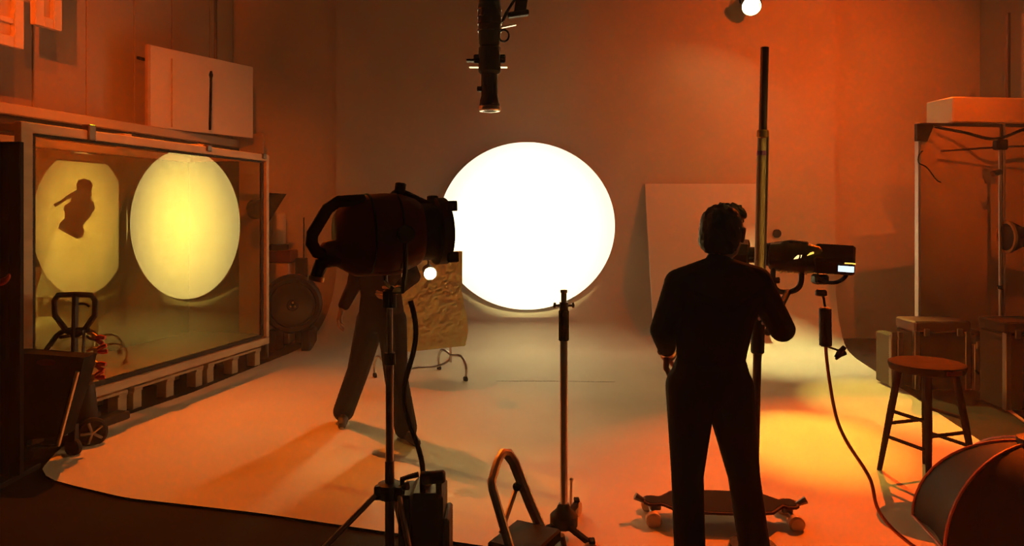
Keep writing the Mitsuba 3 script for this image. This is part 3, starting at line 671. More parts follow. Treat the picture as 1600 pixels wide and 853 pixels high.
lb = thing('longboard', 'dark brown longboard skateboard lying on its wheels behind the standing man', 'skateboard')
LBC = V(W(1125, 0, 3.95)[0], 3.95, 0); LBR = rotz(-.06)
def LB(x, y, z): return LBC + LBR @ V(x, y, z)
xs = np.linspace(-.40, .40, 41); hw = []
for x in xs:
    t = abs(x)
    hw.append(.150 * (1 - .25 * (t / .32) ** 2) if t < .24 else max(.035, .129 - (t - .24) * 1.2) if t < .32 else .035 + .02 * math.sqrt(max(0, 1 - ((t - .36) / .045) ** 2)) if t < .40 else .03)
out = [(x, h) for x, h in zip(xs, hw)] + [(x, -h) for x, h in zip(xs[::-1], hw[::-1])]
dk_ = trimesh.creation.extrude_polygon(Polygon(out).buffer(.006), .013, engine='earcut')
put('deck', place(dk_, LBR, LB(0, 0, .095)), BOARD_DECK, lb)
put('grip_tape', place(trimesh.creation.extrude_polygon(Polygon(out).buffer(-.006), .002, engine='earcut'), LBR, LB(0, 0, .1085)), BLACK_MATT, lb)
for s in (-1, 1):
    tk = put('truck', cat(tube([LB(.365 * s, -.10, .055), LB(.365 * s, .10, .055)], .013), box((.06, .06, .035), LB(.345 * s, 0, .078), .006, LBR), tube([LB(.40 * s, 0, .10), LB(.45 * s, .0, .125)], [.012, .02])), DARK_STEEL, lb)
    for q_ in (-1, 1):
        c = LB(.365 * s, .105 * q_, .0415)
        put('wheel', lathe([(-.028, .012), (-.028, .032), (-.018, .041), (.018, .041), (.028, .032), (.028, .012)], c + V(0, 0, 0), c + LBR @ V(0, 1, 0)), URETHANE, tk, label='pale wheel')

# ------------------------------------------------------------------ people
def hand_bones(w, fwd, back, thumb, curl=(.35, .5, .4), k=1.0, spread=.06):
    """palm and five separate fingers; w wrist, fwd the way the hand points, back the back of the hand, thumb the thumb's side"""
    fwd, back = unit(fwd), unit(back); thumb = unit(thumb - fwd * np.dot(thumb, fwd)); back = unit(back - fwd * np.dot(back, fwd) - thumb * np.dot(back, thumb))
    B = []
    kn = [w + k * (fwd * f + thumb * s) for f, s in ((.088, .031), (.092, .010), (.087, -.011), (.078, -.030))]
    B.append([(w, .024 * k), (w + k * (fwd * .03 + thumb * .018), .019 * k), (w + k * (fwd * .03 - thumb * .018), .018 * k)])
    B.append([(w + k * (fwd * .025 + thumb * .016), .018 * k), (w + k * (fwd * .025 - thumb * .016), .017 * k)] + [(p, .0125 * k) for p in kn])
    for p, L, s in zip(kn, ((.042, .026, .021), (.046, .030, .022), (.043, .028, .022), (.034, .021, .019)), (1.5, .5, -.5, -1.5)):
        d = unit(fwd + thumb * spread * s); r = .0098 * k; a = 0; q = p
        for j, l in enumerate(L):
            a += curl[j]; e = q + k * l * (d * math.cos(a) - back * math.sin(a))
            r2 = r * .93; B.append([(q, r), (e, r2)]); q, r = e, r2
    t0 = w + k * (fwd * .028 + thumb * .024 - back * .006); d = unit(fwd * .75 + thumb * .75 - back * .25)
    t1 = t0 + k * .036 * d; d2 = unit(fwd * .95 + thumb * .25 - back * .35); t2 = t1 + k * .030 * d2; t3 = t2 + k * .024 * unit(d2 - back * .25)
    B += [[(t0, .016 * k), (t1, .0125 * k)], [(t1, .0122 * k), (t2, .0108 * k)], [(t2, .0106 * k), (t3, .0092 * k)]]
    return B

def head_bones(c, face, up=(0, 0, 1)):
    """skull, jaw, nose, lips, brows and ears; c is the middle of the head, about eye height"""
    f = unit(face); u = unit(np.asarray(up, float) - f * np.dot(up, f)); s = np.cross(f, u)
    P = lambda a, b, h: c + f * a + s * b + u * h
    B = [[(P(.0, 0, .030), .088), (P(-.030, 0, .028), .086), (P(.030, 0, .015), .080)],
         [(P(.030, .028, -.01), .050), (P(.030, -.028, -.01), .050), (P(.055, 0, -.085), .032), (P(.02, .035, -.07), .028), (P(.02, -.035, -.07), .028)],
         [(P(.098, 0, .005), .009), (P(.118, 0, -.030), .012), (P(.095, .012, -.035), .010), (P(.095, -.012, -.035), .010)],
         [(P(.088, .016, -.058), .008), (P(.093, 0, -.058), .009), (P(.088, -.016, -.058), .008)],
         [(P(.085, .04, .028), .012), (P(.098, 0, .024), .012), (P(.085, -.04, .028), .012)]]
    for k in (-1, 1):
        B.append([(P(-.005, .083 * k, .012), .012), (P(-.012, .093 * k, .022), .011), (P(-.004, .085 * k, -.028), .009)])
    eyes = [ball(P(.083, .032 * k, .006), .0125, 2) for k in (-1, 1)]
    return B, eyes, P

def limb(*pr):
    return [[pr[i], pr[i + 1]] for i in range(len(pr) - 1)]

def person(label, J, top_mat, leg_mat, hair_bones, shoes, hem, sleeve=.010, legw=None):
    """J: joints in space. The body is one skin; sweater, trousers, hair, shoes and eyes are its children."""
    t = thing('person', label, 'person')
    HB, eyes, P = head_bones(J['head'], J['face'], J.get('up', (0, 0, 1)))
    mid = (J['hipL'] + J['hipR']) / 2
    torso = [[(J['shL'], .052), (J['shR'], .052), (J['chest'], .10), (J['neck0'], .055)],
             [(J['chestL'], .085), (J['chestR'], .085), (J['waistL'], .075), (J['waistR'], .075)],
             [(J['shL'], .052), (J['shR'], .052), (J['chestL'], .085), (J['chestR'], .085)],
             [(J['waistL'], .075), (J['waistR'], .075), (J['hipL'], .090), (J['hipR'], .090)]]
    skin = HB + [[(J['neck0'], .058), (J['neck1'], .052)]] + torso
    armL = limb((J['shL'], .055), (J['elL'], .040), (J['wrL'], .027)); armR = limb((J['shR'], .055), (J['elR'], .040), (J['wrR'], .027))
    legs = []
    for q in 'LR':
        legs += limb((J['hip' + q], .090), (J['kn' + q], .056), (J['an' + q], .040))
        legs += [[(J['an' + q], .038), (J['an' + q] + J['toe' + q] * .14 + V(0, 0, -.055), .026), (J['an' + q] - J['toe' + q] * .03 + V(0, 0, -.05), .028)]]
    skin += armL + armR + legs + hand_bones(*J['handL']) + hand_bones(*J['handR'])
    put('body', blob(skin, .0085, 5, 20), SKIN, t, True)
    g = lambda bones, d: [[(p, r + d) for p, r in b] for b in bones]
    up_ = g(torso[:3], .016) + [[(J['waistL'], .092), (J['waistR'], .092), (J['chestL'], .10), (J['chestR'], .10)], [(J['waistL'], .094), (J['waistR'], .094), (J['hemL'], hem), (J['hemR'], hem)]]
    up_ += [[(J['neck0'], .066), (J['neck0'] * .5 + J['neck1'] * .5, .058)]]
    for q, ar in (('L', armL), ('R', armR)):
        up_ += limb((J['sh' + q], .066), (J['el' + q], .052 + sleeve * .3), (J['cuff' + q], .038 + sleeve * .4))
    put('sweater', blob(up_, .014, 8), top_mat, t, True)
    lw = legw or (.115, .085, .080)
    lo = [[(J['hipL'], .104), (J['hipR'], .104), (J['waistL'] * .6 + J['hipL'] * .4, .088), (J['waistR'] * .6 + J['hipR'] * .4, .088)]]
    for q in 'LR':
        a = J['an' + q] + V(0, 0, .0)
        lo += limb((J['hip' + q], lw[0]), (J['kn' + q], lw[1]), (a, lw[2]))
    put('trousers', blob(lo, .014, 8), leg_mat, t, True)
    hm = blob(hair_bones(P), .006, 3); vn = hm.vertex_normals
    q = hm.vertices @ np.array([[70., 22, 0], [-30, 60, 12], [8, 10, 26]])
    hm.vertices = hm.vertices + vn * ((meshkit.fbm(q, 3, 4) - .42) * .016)[:, None]
    put('hair', hm, HAIR, t, True)
    for e in eyes: put('eye', e, BLACK_GLOSS, t, True)
    for q in 'LR':
        d = unit(J['toe' + q] * V(1, 1, .0)); a = J['an' + q]; z = J.get('sole' + q, .0); pitch = J['toe' + q]
        base = a + V(0, 0, -(a[2] - z) + .045)
        if shoes == 'tilt' and abs(pitch[2]) > .05:
            base = a - unit(pitch) * .0 + V(0, 0, -.04)
        f_ = unit(pitch)
        sh = put('shoe', blob([[(base - f_ * .05, .036), (base + f_ * .06, .040), (base + f_ * .17 - V(0, 0, .010), .030), (base - f_ * .03 + V(0, 0, .05), .044)]], .012, 4), SHOE, t, True)
        put('sole', blob([[(base - f_ * .055 - V(0, 0, .026), .018), (base + f_ * .08 + np.cross(f_, V(0, 0, .02)) - V(0, 0, .026), .018), (base + f_ * .185 - V(0, 0, .026), .018),
                           (base + f_ * .06 + np.cross(f_, V(0, 0, .028)) - V(0, 0, .026), .018), (base + f_ * .06 - np.cross(f_, V(0, 0, .028)) - V(0, 0, .026), .018)]], .012, 2), SOLE, sh, True)
    return t, P

# the man in the foreground, seen from behind, head turned to the right
D2 = 3.2
a2 = lambda x, y, d=D2: W(x, y, d)
J = dict(head=a2(1129, 366, 3.22), face=V(.52, .85, -.05), neck1=a2(1126, 396, 3.20), neck0=a2(1121, 424, 3.18), chest=a2(1121, 462, 3.20),
         shL=a2(1062, 444), shR=a2(1182, 441), chestL=a2(1090, 488), chestR=a2(1144, 488), waistL=a2(1091, 550), waistR=a2(1132, 550),
         hipL=a2(1080, 604), hipR=a2(1137, 604), hemL=a2(1090, 558), hemR=a2(1130, 558),
         elL=a2(1036, 516, 3.17), wrL=a2(1043, 548, 3.32), cuffL=a2(1041, 540, 3.28), elR=a2(1222, 514, 3.20), wrR=a2(1219, 503, 3.40), cuffR=a2(1220, 504, 3.38),
         knL=a2(1074, 742, 3.22), anL=V(a2(1077, 0)[0], 3.18, .10), knR=a2(1162, 742, 3.24), anR=V(a2(1186, 0)[0], 3.22, .10),
         toeL=unit(V(-.25, 1, 0)), toeR=unit(V(.35, 1, 0)), face2=0)
J['handL'] = (J['wrL'], V(-.05, .25, -1), V(-1, -.3, 0), V(.2, 1, .2), (.5, .7, .5), .95)
J['handR'] = (J['wrR'], V(-.02, .85, .12), V(1, -.0, .10), V(0, 0, 1), (.75, 1.05, .8), .95)
def hair2(P):
    return [[(P(-.030, 0, .040), .088), (P(.010, 0, .052), .076), (P(-.045, 0, .020), .080)],
            [(P(-.055, .03, -.03), .056), (P(-.055, -.03, -.03), .056), (P(-.04, 0, .03), .084)],
            [(P(-.015, .055, .01), .038), (P(-.015, -.055, .01), .038), (P(-.03, 0, .045), .08)],
            [(P(-.06, .02, -.055), .034), (P(-.06, -.02, -.055), .034), (P(-.055, 0, -.02), .06)],
            [(P(.03, .02, .085), .045), (P(.085, .03, .088), .038), (P(.085, -.02, .080), .034), (P(.02, 0, .07), .055)],
            [(P(.085, .03, .095), .034), (P(.125, .035, .066), .022)], [(P(.06, .055, .095), .028), (P(.135, .05, .088), .016)],
            [(P(.05, .0, .110), .028), (P(.02, .015, .128), .010)], [(P(.07, -.02, .115), .024), (P(.075, -.03, .135), .009)],
            [(P(.05, .03, .115), .024), (P(.10, .05, .118), .010)]]
man, PM = person('man in black sweater and dark trousers, seen from behind, beside the tall pole', J, SWEATER, TROUSERS, hair2, 'flat', .088, .012, (.110, .069, .066))
wr = J['wrL']; wd = unit(J['wrL'] - J['elL'])
put('wrist_watch', lathe([(-.012, .030), (-.012, .037), (.012, .037), (.012, .030)], wr - wd * .004, wr + wd, 24), STEEL, man)
put('watch_face', lathe([(0, .016), (.006, .016), (.008, .012)], wr + V(-.034, -.012, 0), wr + V(-1, -.4, 0)), BLACK_GLOSS, man)
for k in range(2):
    put('bracelet', tube([wr + wd * (.022 + .012 * k) + .033 * (math.cos(t) * frame(wd)[:, 0] + math.sin(t) * frame(wd)[:, 2]) for t in np.linspace(0, 2 * math.pi, 25)[:-1]], .0045, 6, True), STEEL if k else BRASS, man)

# the man behind the big lamp
a1 = lambda x, y, d=5.55: W(x, y, d)
K = dict(head=a1(594, 338, 5.6), face=V(.75, .62, -.12), neck1=a1(588, 364, 5.58), neck0=a1(583, 382), chest=a1(588, 405),
         shL=a1(566, 392, 5.62), shR=a1(626, 390, 5.45), chestL=a1(580, 425, 5.6), chestR=a1(606, 425, 5.5), waistL=a1(583, 462, 5.58), waistR=a1(608, 462, 5.52),
         hipL=a1(580, 500, 5.60), hipR=a1(612, 500, 5.50), hemL=a1(581, 492, 5.6), hemR=a1(611, 492, 5.5),
         elL=a1(553, 446, 5.60), wrL=a1(535, 482, 5.55), cuffL=a1(538, 476, 5.56), elR=a1(645, 432, 5.4), wrR=a1(622, 452, 5.2), cuffR=a1(626, 449, 5.24),
         knL=a1(560, 578, 5.70), knR=a1(619, 590, 5.42))
fL, fR = F(537, 662), F(634, 690)
K['anL'] = fL + V(0, 0, .10); K['anR'] = fR + V(0, 0, .10)
K['toeL'] = unit(V(.15, -1, 0)); K['toeR'] = unit(V(.55, -.8, 0))
K['face'] = V(.85, -.45, -.1)
K['handL'] = (K['wrL'], V(-.35, 0, -1), V(-1, -.2, .2), V(0, -1, 0), (.4, .5, .4), .95)
K['handR'] = (K['wrR'], V(-.5, -.4, -.3), V(.4, -.2, .8), V(-.5, -.6, 0), (.4, .6, .5), .95)
def hair1(P):
    return [[(P(-.030, 0, .055), .086), (P(.010, 0, .070), .074), (P(-.05, 0, .02), .078)], [(P(-.055, .03, -.04), .055), (P(-.055, -.03, -.04), .055)],
            [(P(.04, .02, .095), .035), (P(.04, -.02, .095), .035), (P(-.02, 0, .09), .06)]]
person('man in dark red jacket and dark trousers standing with legs apart behind the big lamp', K, JACKET, JEANS, hair1, 'flat', .10, .016, (.112, .085, .082))

# ------------------------------------------------------------------ tall pole beside the man, hand-held spotlight
PY = 3.62
pl = thing('tall_pole', 'tall pale pole standing upright beside the man, dark at its top', 'pole')
p_b, p_t = V(W(1176, 0, PY)[0], PY, 0), W(1195, 75, PY)
def pp_(y):   # the point of the pole at a picture row
    z = 1.65 - (y - HOR) / FOC * PY; t = z / p_t[2]
    return p_b + (p_t - p_b) * t
put('upper_tube', cyl(pp_(208), pp_(74), .019), DARK_STEEL, pl)
put('middle_tube', cyl(pp_(486), pp_(206), .0245), WHITE_BOARD, pl)
put('edge_strip', cyl(pp_(480) + V(.019, -.016, 0), pp_(214) + V(.019, -.016, 0), .007), STEEL, pl)
put('joint_ring', lathe([(0, .026), (.004, .029), (.035, .029), (.04, .026)], pp_(216), pp_(100)), BRASS, pl)
put('band', cyl(pp_(243), pp_(236), .0255), mat('m_purple', (.35, .12, .5), .4), pl, label='small purple band')
put('sleeve', lathe([(0, .026), (.006, .032), (.20, .032), (.21, .026)], pp_(552), pp_(100)), BLACK, pl)
put('lower_tube', cyl(pp_(838), pp_(548), .020), DARK_STEEL, pl)
put('base_plate', lathe([(0, .11), (.012, .11), (.02, .04), (.05, .03)], V(p_b[0], PY, .016), V(p_b[0], PY, 1)), BLACK, pl)

sp_ = thing('hand_spotlight', 'black projector spotlight with lit display, held up in front of the man', 'spotlight')
HY = 3.85
h0, h1 = W(1157, 397, HY + .05), W(1322, 408, HY - .16)
HA = unit(h1 - h0); HR = frame(HA); hl2 = np.linalg.norm(h1 - h0)
def HS(a, b=0, c=0): return h0 + HA * a - HR[:, 0] * b * 1 + HR[:, 2] * c     # b toward the camera? (side), c up
put('front_disc', lathe([(-.03, .055), (-.028, .076), (.0, .082), (.04, .078), (.045, .04)], h0, h0 + HA, 8), BLACK, sp_)
put('snoot', lathe([(.03, .042), (.12, .042), (.13, .052), (.15, .052)], h0, h0 + HA, 28), BLACK, sp_)
put('body', lathe([(.14, .050), (.15, .068), (.20, .078), (.32, .078), (.38, .066), (.40, .05)], h0, h0 + HA, 28), BLACK, sp_)
Rb2 = np.stack([HA, np.cross(HR[:, 2], HA), HR[:, 2]], 1) @ axis_rot([1, 0, 0], .55)
bxc = h0 + HA * .455 + V(0, 0, .005)
put('control_box', box((.19, .15, .095), bxc, .012, Rb2), BLACK, sp_)
for k in range(5): put('cooling_fin', lathe([(.20 + .03 * k, .07), (.20 + .03 * k, .083), (.21 + .03 * k, .083), (.21 + .03 * k, .07)], h0, h0 + HA, 28), BLACK_GLOSS, sp_)
nb = Rb2[:, 1] if Rb2[1, 1] < 0 else -Rb2[:, 1]
def panel_glow(nm, a, c, w, h, rgb):
    o = bxc + Rb2[:, 0] * a + nb * .0765 + Rb2[:, 2] * c
    glow(box((w, .003, h), o, .001, Rb2), rgb, sp_ + '__' + nm)
panel_glow('display', .055, .000, .072, .036, (1.0, 1.35, 1.5))
panel_glow('status_light', .072, .035, .05, .008, (1.8, 1.0, .15))
def slit(nm, x0, x1, y, d, h, rgb):
    p = [W(x0, y + h, d), W(x1, y - h * .3, d), W(x1, y - h * 1.3, d), W(x0 + 6, y - h, d)]
    glow(trimesh.convex.convex_hull(np.array([q + V(0, o, 0) for q in p for o in (0, .012)])), rgb, sp_ + '__' + nm)
slit('vent_glow', 1241, 1262, 402, h0[1] + HA[1] * .27 - .084, 3.2, (2.2, 1.3, .5))
slit('top_vent_glow', 1262, 1272, 397, h0[1] + HA[1] * .33 - .080, 2.6, (1.8, 1.0, .15))
yk = [W(1210, 412, HY - .05), W(1208, 440, HY - .05), W(1214, 453, HY - .06), W(1232, 456, HY - .07), W(1247, 450, HY - .08), W(1252, 438, HY - .09), W(1252, 415, HY - .09)]
put('yoke', tube(smooth_path(yk, 30), .014, 8), BLACK, sp_)
put('yoke_knob', lathe([(0, .012), (.01, .016), (.03, .016)], W(1208, 438, HY - .06), W(1222, 438, HY - .06)), BLACK, sp_)
gs = W(1231, 456, HY - .07)
put('grip_stem', cyl(gs, V(J['handR'][0][0] - .028, 3.49, W(0, 520, 3.49)[2]), .016), BLACK, sp_)
put('rear_handle', tube(smooth_path([W(1276, 428, HY - .15), W(1290, 440, HY - .17), W(1310, 440, HY - .18), W(1322, 430, HY - .18), W(1320, 414, HY - .17)], 24), .010, 8), BLACK, sp_)
put('under_box', box((.07, .07, .05), W(1281, 436, HY - .12), .01), BLACK, sp_)
put('under_knob', lathe([(0, .02), (.01, .028), (.03, .028), (.034, .018)], W(1283, 452, HY - .12), W(1283, 470, HY - .12)), BLACK, sp_)
put('top_rail', tube([W(1195, 384, HY), W(1235, 378, HY - .06), W(1262, 381, HY - .1)], .012, 8), BLACK, sp_)
pk = thing('power_pack', 'black cylinder hanging from the spotlight on the orange cable', 'power pack')
put('cylinder', lathe([(0, .022), (.005, .030), (.19, .030), (.196, .02)], W(1290, 541, HY - .12), W(1289, 470, HY - .12)), BLACK, pk)
put('hook', tube([W(1289, 479, HY - .12), W(1287, 466, HY - .125), W(1284, 458, HY - .12)], .006), BLACK, pk)
cg = thing('cable_clip', 'black spring clip dangling under the hanging cylinder', 'clip')
cgp = W(1312, 551, HY - .12)
put('jaw', tube([cgp + V(.025, 0, .03), cgp, cgp + V(-.022, 0, -.022)], [.012, .016, .007], 8), BLACK, cg)
put('jaw', tube([cgp + V(.03, 0, .0), cgp + V(.0, 0, -.01), cgp + V(-.02, 0, -.034)], [.012, .014, .006], 8), BLACK, cg)
put('cord', tube([W(1292, 541, HY - .12), W(1300, 544, HY - .12), cgp + V(.0, 0, .01)], .005), BLACK, cg)
oc = smooth_path([W(1290, 541, HY - .12), W(1294, 580, HY - .12), W(1301, 625, HY - .14), W(1310, 662, HY - .18), W(1326, 695, HY - .24), W(1348, 728, HY - .25), W(1362, 755, HY - .30), W(1368, 785, HY - .32), V(2.0, 3.36, .024), V(2.03, 3.0, .024), V(2.0, 2.5, .012), V(1.6, 2.2, .012)], 90)
one('orange_cable', tube(oc, .0085, 8), ORANGE_CABLE, 'orange cable hanging from the black cylinder and running over the floor', 'cable')

# ------------------------------------------------------------------ right side: panels, stands, cases, stool, softbox
wb = thing('light_patch_panel', 'pale panel added for the light patch on the back wall behind the man', 'panel')  # added sheet standing in for a patch of light on the wall
wl0, wr0 = W(1016, 0, 9.2)[0], W(1196, 0, 9.2)[0]
zt_ = W(0, 286, 9.35)[2]
pts = [V(x, y, z) for x in (wl0, wr0) for y, z in ((9.02, .33), (9.05, .33), (9.56, zt_), (9.59, zt_))]
put('sheet', trimesh.convex.convex_hull(np.array(pts)), WHITE_BOARD, wb, False)
put('ledge', box((wr0 - wl0, .05, .03), V((wl0 + wr0) / 2, 9.0, .335), .004), WHITE_BOARD, wb)
for x in (wl0 + .2, wr0 - .2): put('foot', box((.05, .05, .32), V(x, 9.0, .17), .004), WHITE_BOARD, wb)
wn = W(1216, 365, 9.55)
one('round_plug', lathe([(0, .045), (.01, .055), (.03, .055), (.04, .035)], V(wn[0], 9.615, wn[2]), V(wn[0], 9, wn[2])), BLACK_MATT, 'small black plug on the back wall above the hand-held spotlight', 'plug')

PD = 7.35
def flat_panel(label, x0, x1, y0, d, back, edge=True):
    t = thing('flat_panel', label, 'panel')
    A, B = W(x0, y0, d), W(x1, y0, d + back); dirv = (B - A) * V(1, 1, 0); L = np.linalg.norm(dirv); Rp = np.stack([unit(dirv), np.cross(V(0, 0, 1), unit(dirv)), V(0, 0, 1)], 1)
    h = A[2]; c = A * V(1, 1, 0) + dirv / 2
    put('sheet', box((L, .045, h - .04), c + V(0, 0, h / 2 + .02), .004, Rp), CANVAS, t)
    for a in (0, 1):
        put('side_rail', box((.028, .06, h - .02), A * V(1, 1, 0) + dirv * a + V(0, 0, h / 2 + .01), .004, Rp), ALU if a == 0 else DARK_STEEL, t)
    put('top_rail', box((L, .06, .03), c + V(0, 0, h - .015), .004, Rp), DARK_STEEL, t)
    put('foot', box((.05, .30, .035), A * V(1, 1, 0) + dirv * .08 + V(0, 0, .018), .004, Rp), BLACK, t)
    return t, Rp, A
fpn, Rpa, Apa = flat_panel('tall canvas flat with bright metal edge at the right of the sweep', 1434, 1561, 192, PD, .12)
ck = [W(x, y, PD - .06) for x, y in ((1433, 193), (1460, 195), (1455, 205), (1449, 221), (1433, 220))]
put('corner_clamp', trimesh.convex.convex_hull(np.array([p + V(0, o, 0) for p in ck for o in (0, .05)])), BLACK, fpn)
flat_panel('second canvas flat standing behind the stand at the right edge', 1566, 1700, 194, PD + .12, .2)
one('strap', tube(smooth_path([W(1459, 197, PD - .08), W(1480, 202, PD - .1), W(1515, 209, PD - .16), W(1556, 217, PD - .25), W(1580, 210, PD - .3), W(1620, 203, PD - .3)], 40), .016, 6, flat=(.5, 1)), BLACK_MATT, 'black strap slung from the flat to the stand at the right edge', 'strap')
one('crossbar', tube([W(1470, 236, PD - .12), W(1560, 230, PD - .2), W(1625, 227, PD - .2)], .010), DARK_STEEL, 'thin dark bar running across the canvas flat below the strap', 'bar')
one('hook_wire', tube(smooth_path([W(1442, 236, PD - .07), W(1437, 240, PD - .08), W(1437, 256, PD - .08), W(1442, 258, PD - .08), W(1452, 266, PD - .08), W(1470, 285, PD - .07)], 30), .006, 6), BLACK, 'thin black wire dangling on the canvas flat below its corner', 'wire')
ls = thing('lamp_stand', 'thin steel stand with black lamp in front of the canvas flats', 'lamp')
LD = 7.0; lx = W(1563, 0, LD)[0]
def lz(y): return 1.65 - (y - HOR) / FOC * LD
put('pole', cyl(V(lx, LD, .05), V(lx, LD, lz(222)), .016), STEEL, ls)
put('clamp_block', box((.11, .08, .10), V(lx, LD, lz(226)), .012), BLACK, ls)
put('wing', cyl(V(lx - .07, LD, lz(272)), V(lx + .0, LD, lz(268)), .03), DARK_STEEL, ls)
put('tube_collar', cyl(V(lx, LD, lz(452)), V(lx, LD, lz(446)), .024), BLACK, ls)
put('lamp_head', lathe([(0, .150), (.02, .150), (.12, .10), (.17, .085), (.34, .085), (.36, .05)], V(lx + .03, LD - .05, lz(370)), V(lx + 1, LD - .12, lz(368)), 28), BLACK, ls)
put('lamp_rim', lathe([(-.012, .128), (-.012, .152), (.01, .152)], V(lx + .03, LD - .05, lz(370)), V(lx + 1, LD - .12, lz(368)), 28, False), BRASS, ls)
for a_ in (.3, 2.4, 4.5): put('leg', tube([V(lx, LD, .26), V(lx + .26 * math.cos(a_), LD + .26 * math.sin(a_), .02)], .012), STEEL, ls)
ca_ = thing('long_carton', 'long pale carton lying on top of the canvas flats', 'carton')
q = W(1478, 195, PD + .25)
put('carton', box((.95, .40, .26), V(q[0] + .38, PD + .27, Apa[2] + .136), .012, rotz(.12)), CREAM, ca_)
put('tape', box((.06, .405, .265), V(q[0] + .76, PD + .27 + .046, Apa[2] + .136), .012, rotz(.12)), BLACK, ca_, label='black end band')
up = thing('hung_panel', 'brown panel hung high on the right wall above the carton', 'panel')
put('sheet', box((.6, .04, 1.0), W(1640, 92, 8.1), .006), CANVAS, up)
put('frame_rail', box((.03, .05, 1.0), W(1575, 92, 8.07), .006), DARK_STEEL, up)
put('hanger', cyl(W(1620, 20, 8.1), V(W(1620, 20, 8.1)[0], 8.1, 5.0), .012), DARK_STEEL, up)

mat('m_lid', (.07, .012, .01), .5)
def case(label, x0, x1, y0, d, dep, m, lid=True, grp=None):
    t = thing('equipment_case', label, 'case', grp)
    A, B = W(x0, y0, d), W(x1, y0, d); h = A[2]; c = (A + B) / 2 * V(1, 1, 0) + V(0, dep / 2, 0); w = B[0] - A[0]
    hb = h - (.10 if lid else 0)
    put('body', box((w, dep, hb - .03), c + V(0, 0, hb / 2 + .015), .012), m, t)
    if lid: put('lid', box((w + .015, dep + .015, .10), c + V(0, 0, h - .05), .015), 'm_lid' if lid == 'red' else m, t)
    for s in (-1, 1):
        put('latch', box((.05, .02, .07), c + V(s * w * .3, -dep / 2 - .008, hb), .004), DARK_STEEL, t)
        put('corner', box((.05, .05, hb - .02), c + V(s * (w / 2 - .02), -dep / 2 + .02, hb / 2 + .02), .006), DARK_STEEL, t)
    put('handle', tube(smooth_path([c + V(-.08, -dep / 2 - .01, hb * .5), c + V(-.06, -dep / 2 - .03, hb * .5 - .03), c + V(.06, -dep / 2 - .03, hb * .5 - .03), c + V(.08, -dep / 2 - .01, hb * .5)], 14), .010, 6), BLACK, t)
    return t
case('black case with dull red lid on the floor in front of the canvas flat', 1430, 1516, 502, 6.75, .33, BLACK_MATT, 'red')
case('small grey case beside the black case with red lid', 1393, 1410, 524, 6.85, .30, GREY_CASE, False)
case('low black case to the right of the lamp stand at the right edge', 1572, 1660, 503, 6.05, .35, BLACK_MATT, True)
case('low black case on the floor behind the stool, left of the lamp stand', 1523, 1551, 522, 6.72, .32, BLACK_MATT, True)
tl = thing('floor_clip', 'tiny white clip lying on the dark floor behind the stool', 'clip')
q = F(1521, 609)
put('bar', box((.10, .03, .02), q + V(0, 0, .012), .004), WHITE_BOARD, tl)
put('arm', box((.02, .08, .02), q + V(.03, -.05, .012), .004), WHITE_BOARD, tl)
one('thin_rod', tube([F(1572, 640) + V(0, 0, .015), F(1640, 690) + V(0, 0, .015)], .012), PIPING, 'thin orange rod lying on the dark floor at the right edge', 'rod')

so = thing('bar_stool', 'dark round wooden bar stool with four splayed legs on the right', 'stool')
SC = V(2.57, 4.58, 0); SZ = .725
put('seat', lathe([(-.055, .19), (-.05, .208), (-.02, .218), (-.006, .216), (0, .200), (-.004, .12), (-.006, .02)], SC + V(0, 0, SZ), SC + V(0, 0, 5), 44), STOOL_WOOD, so)
lgs = []
for k in range(4):
    a_ = math.radians(153 + 90 * k); d_ = V(math.cos(a_), math.sin(a_), 0)
    tpt, bpt = SC + d_ * .150 + V(0, 0, SZ - .04), SC + d_ * .265 + V(0, 0, .004); lgs.append((tpt, bpt))
    put('leg', tube([tpt, tpt * .55 + bpt * .45, bpt], [.020, .0215, .0145], 12), STOOL_WOOD, so)
for k in range(4):
    for t in ((.42, .66) if k % 2 == 0 else (.54,)):
        i, j = lgs[k], lgs[(k + 1) % 4]
        put('stretcher', tube([i[0] + (i[1] - i[0]) * t, j[0] + (j[1] - j[0]) * t], .011, 10), STOOL_WOOD, so)
lpb = unit(V(.12, -1, 0))
put('name_plate', box((.10, .006, .028), SC + lpb * .212 + V(.02, .0, SZ - .028), .002, frame(lpb) @ rotz(math.pi)), RED_HOUSING, so, label='small reddish plate on the seat edge')

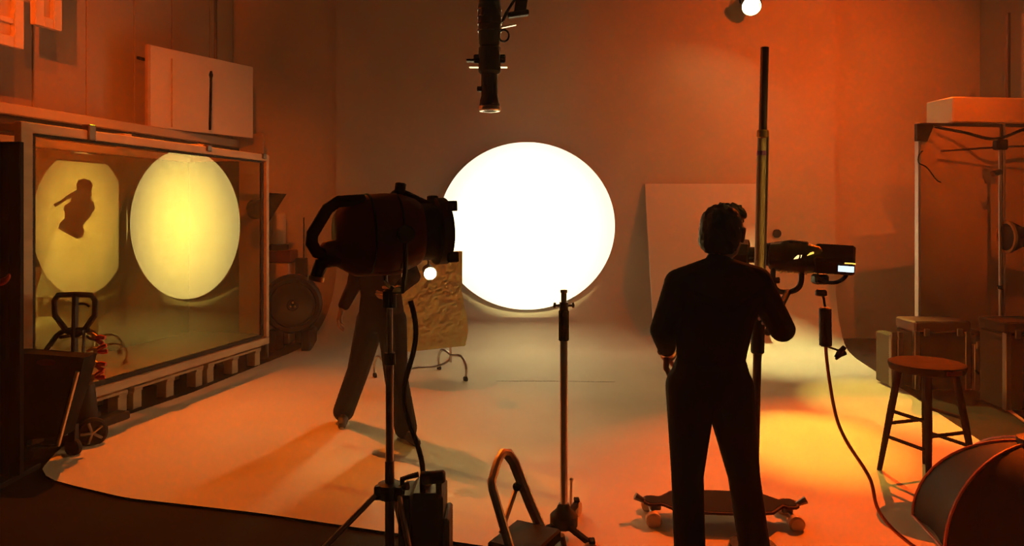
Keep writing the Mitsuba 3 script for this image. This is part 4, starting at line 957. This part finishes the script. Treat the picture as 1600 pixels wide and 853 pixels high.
sx = thing('softbox', 'black collapsed softbox dome with red piping in the lower right corner', 'softbox')
def dome(hub, axis, rad, depth, n=8, roll=0.0):
    R = frame(axis); S = 14; ribs = []
    for k in range(n):
        a_ = roll + k * 2 * math.pi / n; o = math.cos(a_) * R[:, 0] + math.sin(a_) * R[:, 2]
        tt = np.linspace(0, math.pi / 2, S)
        ribs.append(np.array([hub + R[:, 1] * depth * (1 - math.cos(t)) + o * rad * math.sin(t) for t in tt]))
    return ribs, R
hub, axs, srad, sdep = V(2.63, 3.70, .50), V(0, 0, -1.0), .55, .488
ribs, Rs = dome(hub, axs, srad, sdep, 8, math.radians(148))
for k in range(8):
    A, B = ribs[k], ribs[(k + 1) % 8]; n_ = len(A); C = 6
    g = np.array([[A[i] * (1 - j / C) + B[i] * j / C for j in range(C + 1)] for i in range(n_)])
    cen = hub + axs * sdep * .6
    g += (cen - g) * (.05 * np.sin(np.linspace(0, math.pi, C + 1)) ** 1)[None, :, None] * np.linspace(0, 1, n_)[:, None, None]
    inner = g + (cen - g) / np.linalg.norm(cen - g, axis=2, keepdims=True) * .006
    v = np.vstack([g.reshape(-1, 3), inner.reshape(-1, 3)]); f = []; m_ = n_ * (C + 1)
    for i in range(n_ - 1):
        for j in range(C):
            a, b, c, d = i * (C + 1) + j, i * (C + 1) + j + 1, (i + 1) * (C + 1) + j + 1, (i + 1) * (C + 1) + j
            f += [[a, b, c], [a, c, d], [a + m_, c + m_, b + m_], [a + m_, d + m_, c + m_]]
    for j in range(C):
        a, b = (n_ - 1) * (C + 1) + j, (n_ - 1) * (C + 1) + j + 1
        f += [[a, b, b + m_], [a, b + m_, a + m_]]
    put('panel', trimesh.Trimesh(v, np.array(f), process=False), SOFTBOX, sx, True)
    put('piping', tube(A, .009, 6), PIPING, sx, label='red piping seam')
put('rim_cord', tube([r[-1] for r in ribs], .010, 6, True), PIPING, sx)
put('hub_ring', lathe([(-.03, .05), (-.02, .09), (.02, .09), (.03, .06)], hub, hub + axs), BLACK, sx)
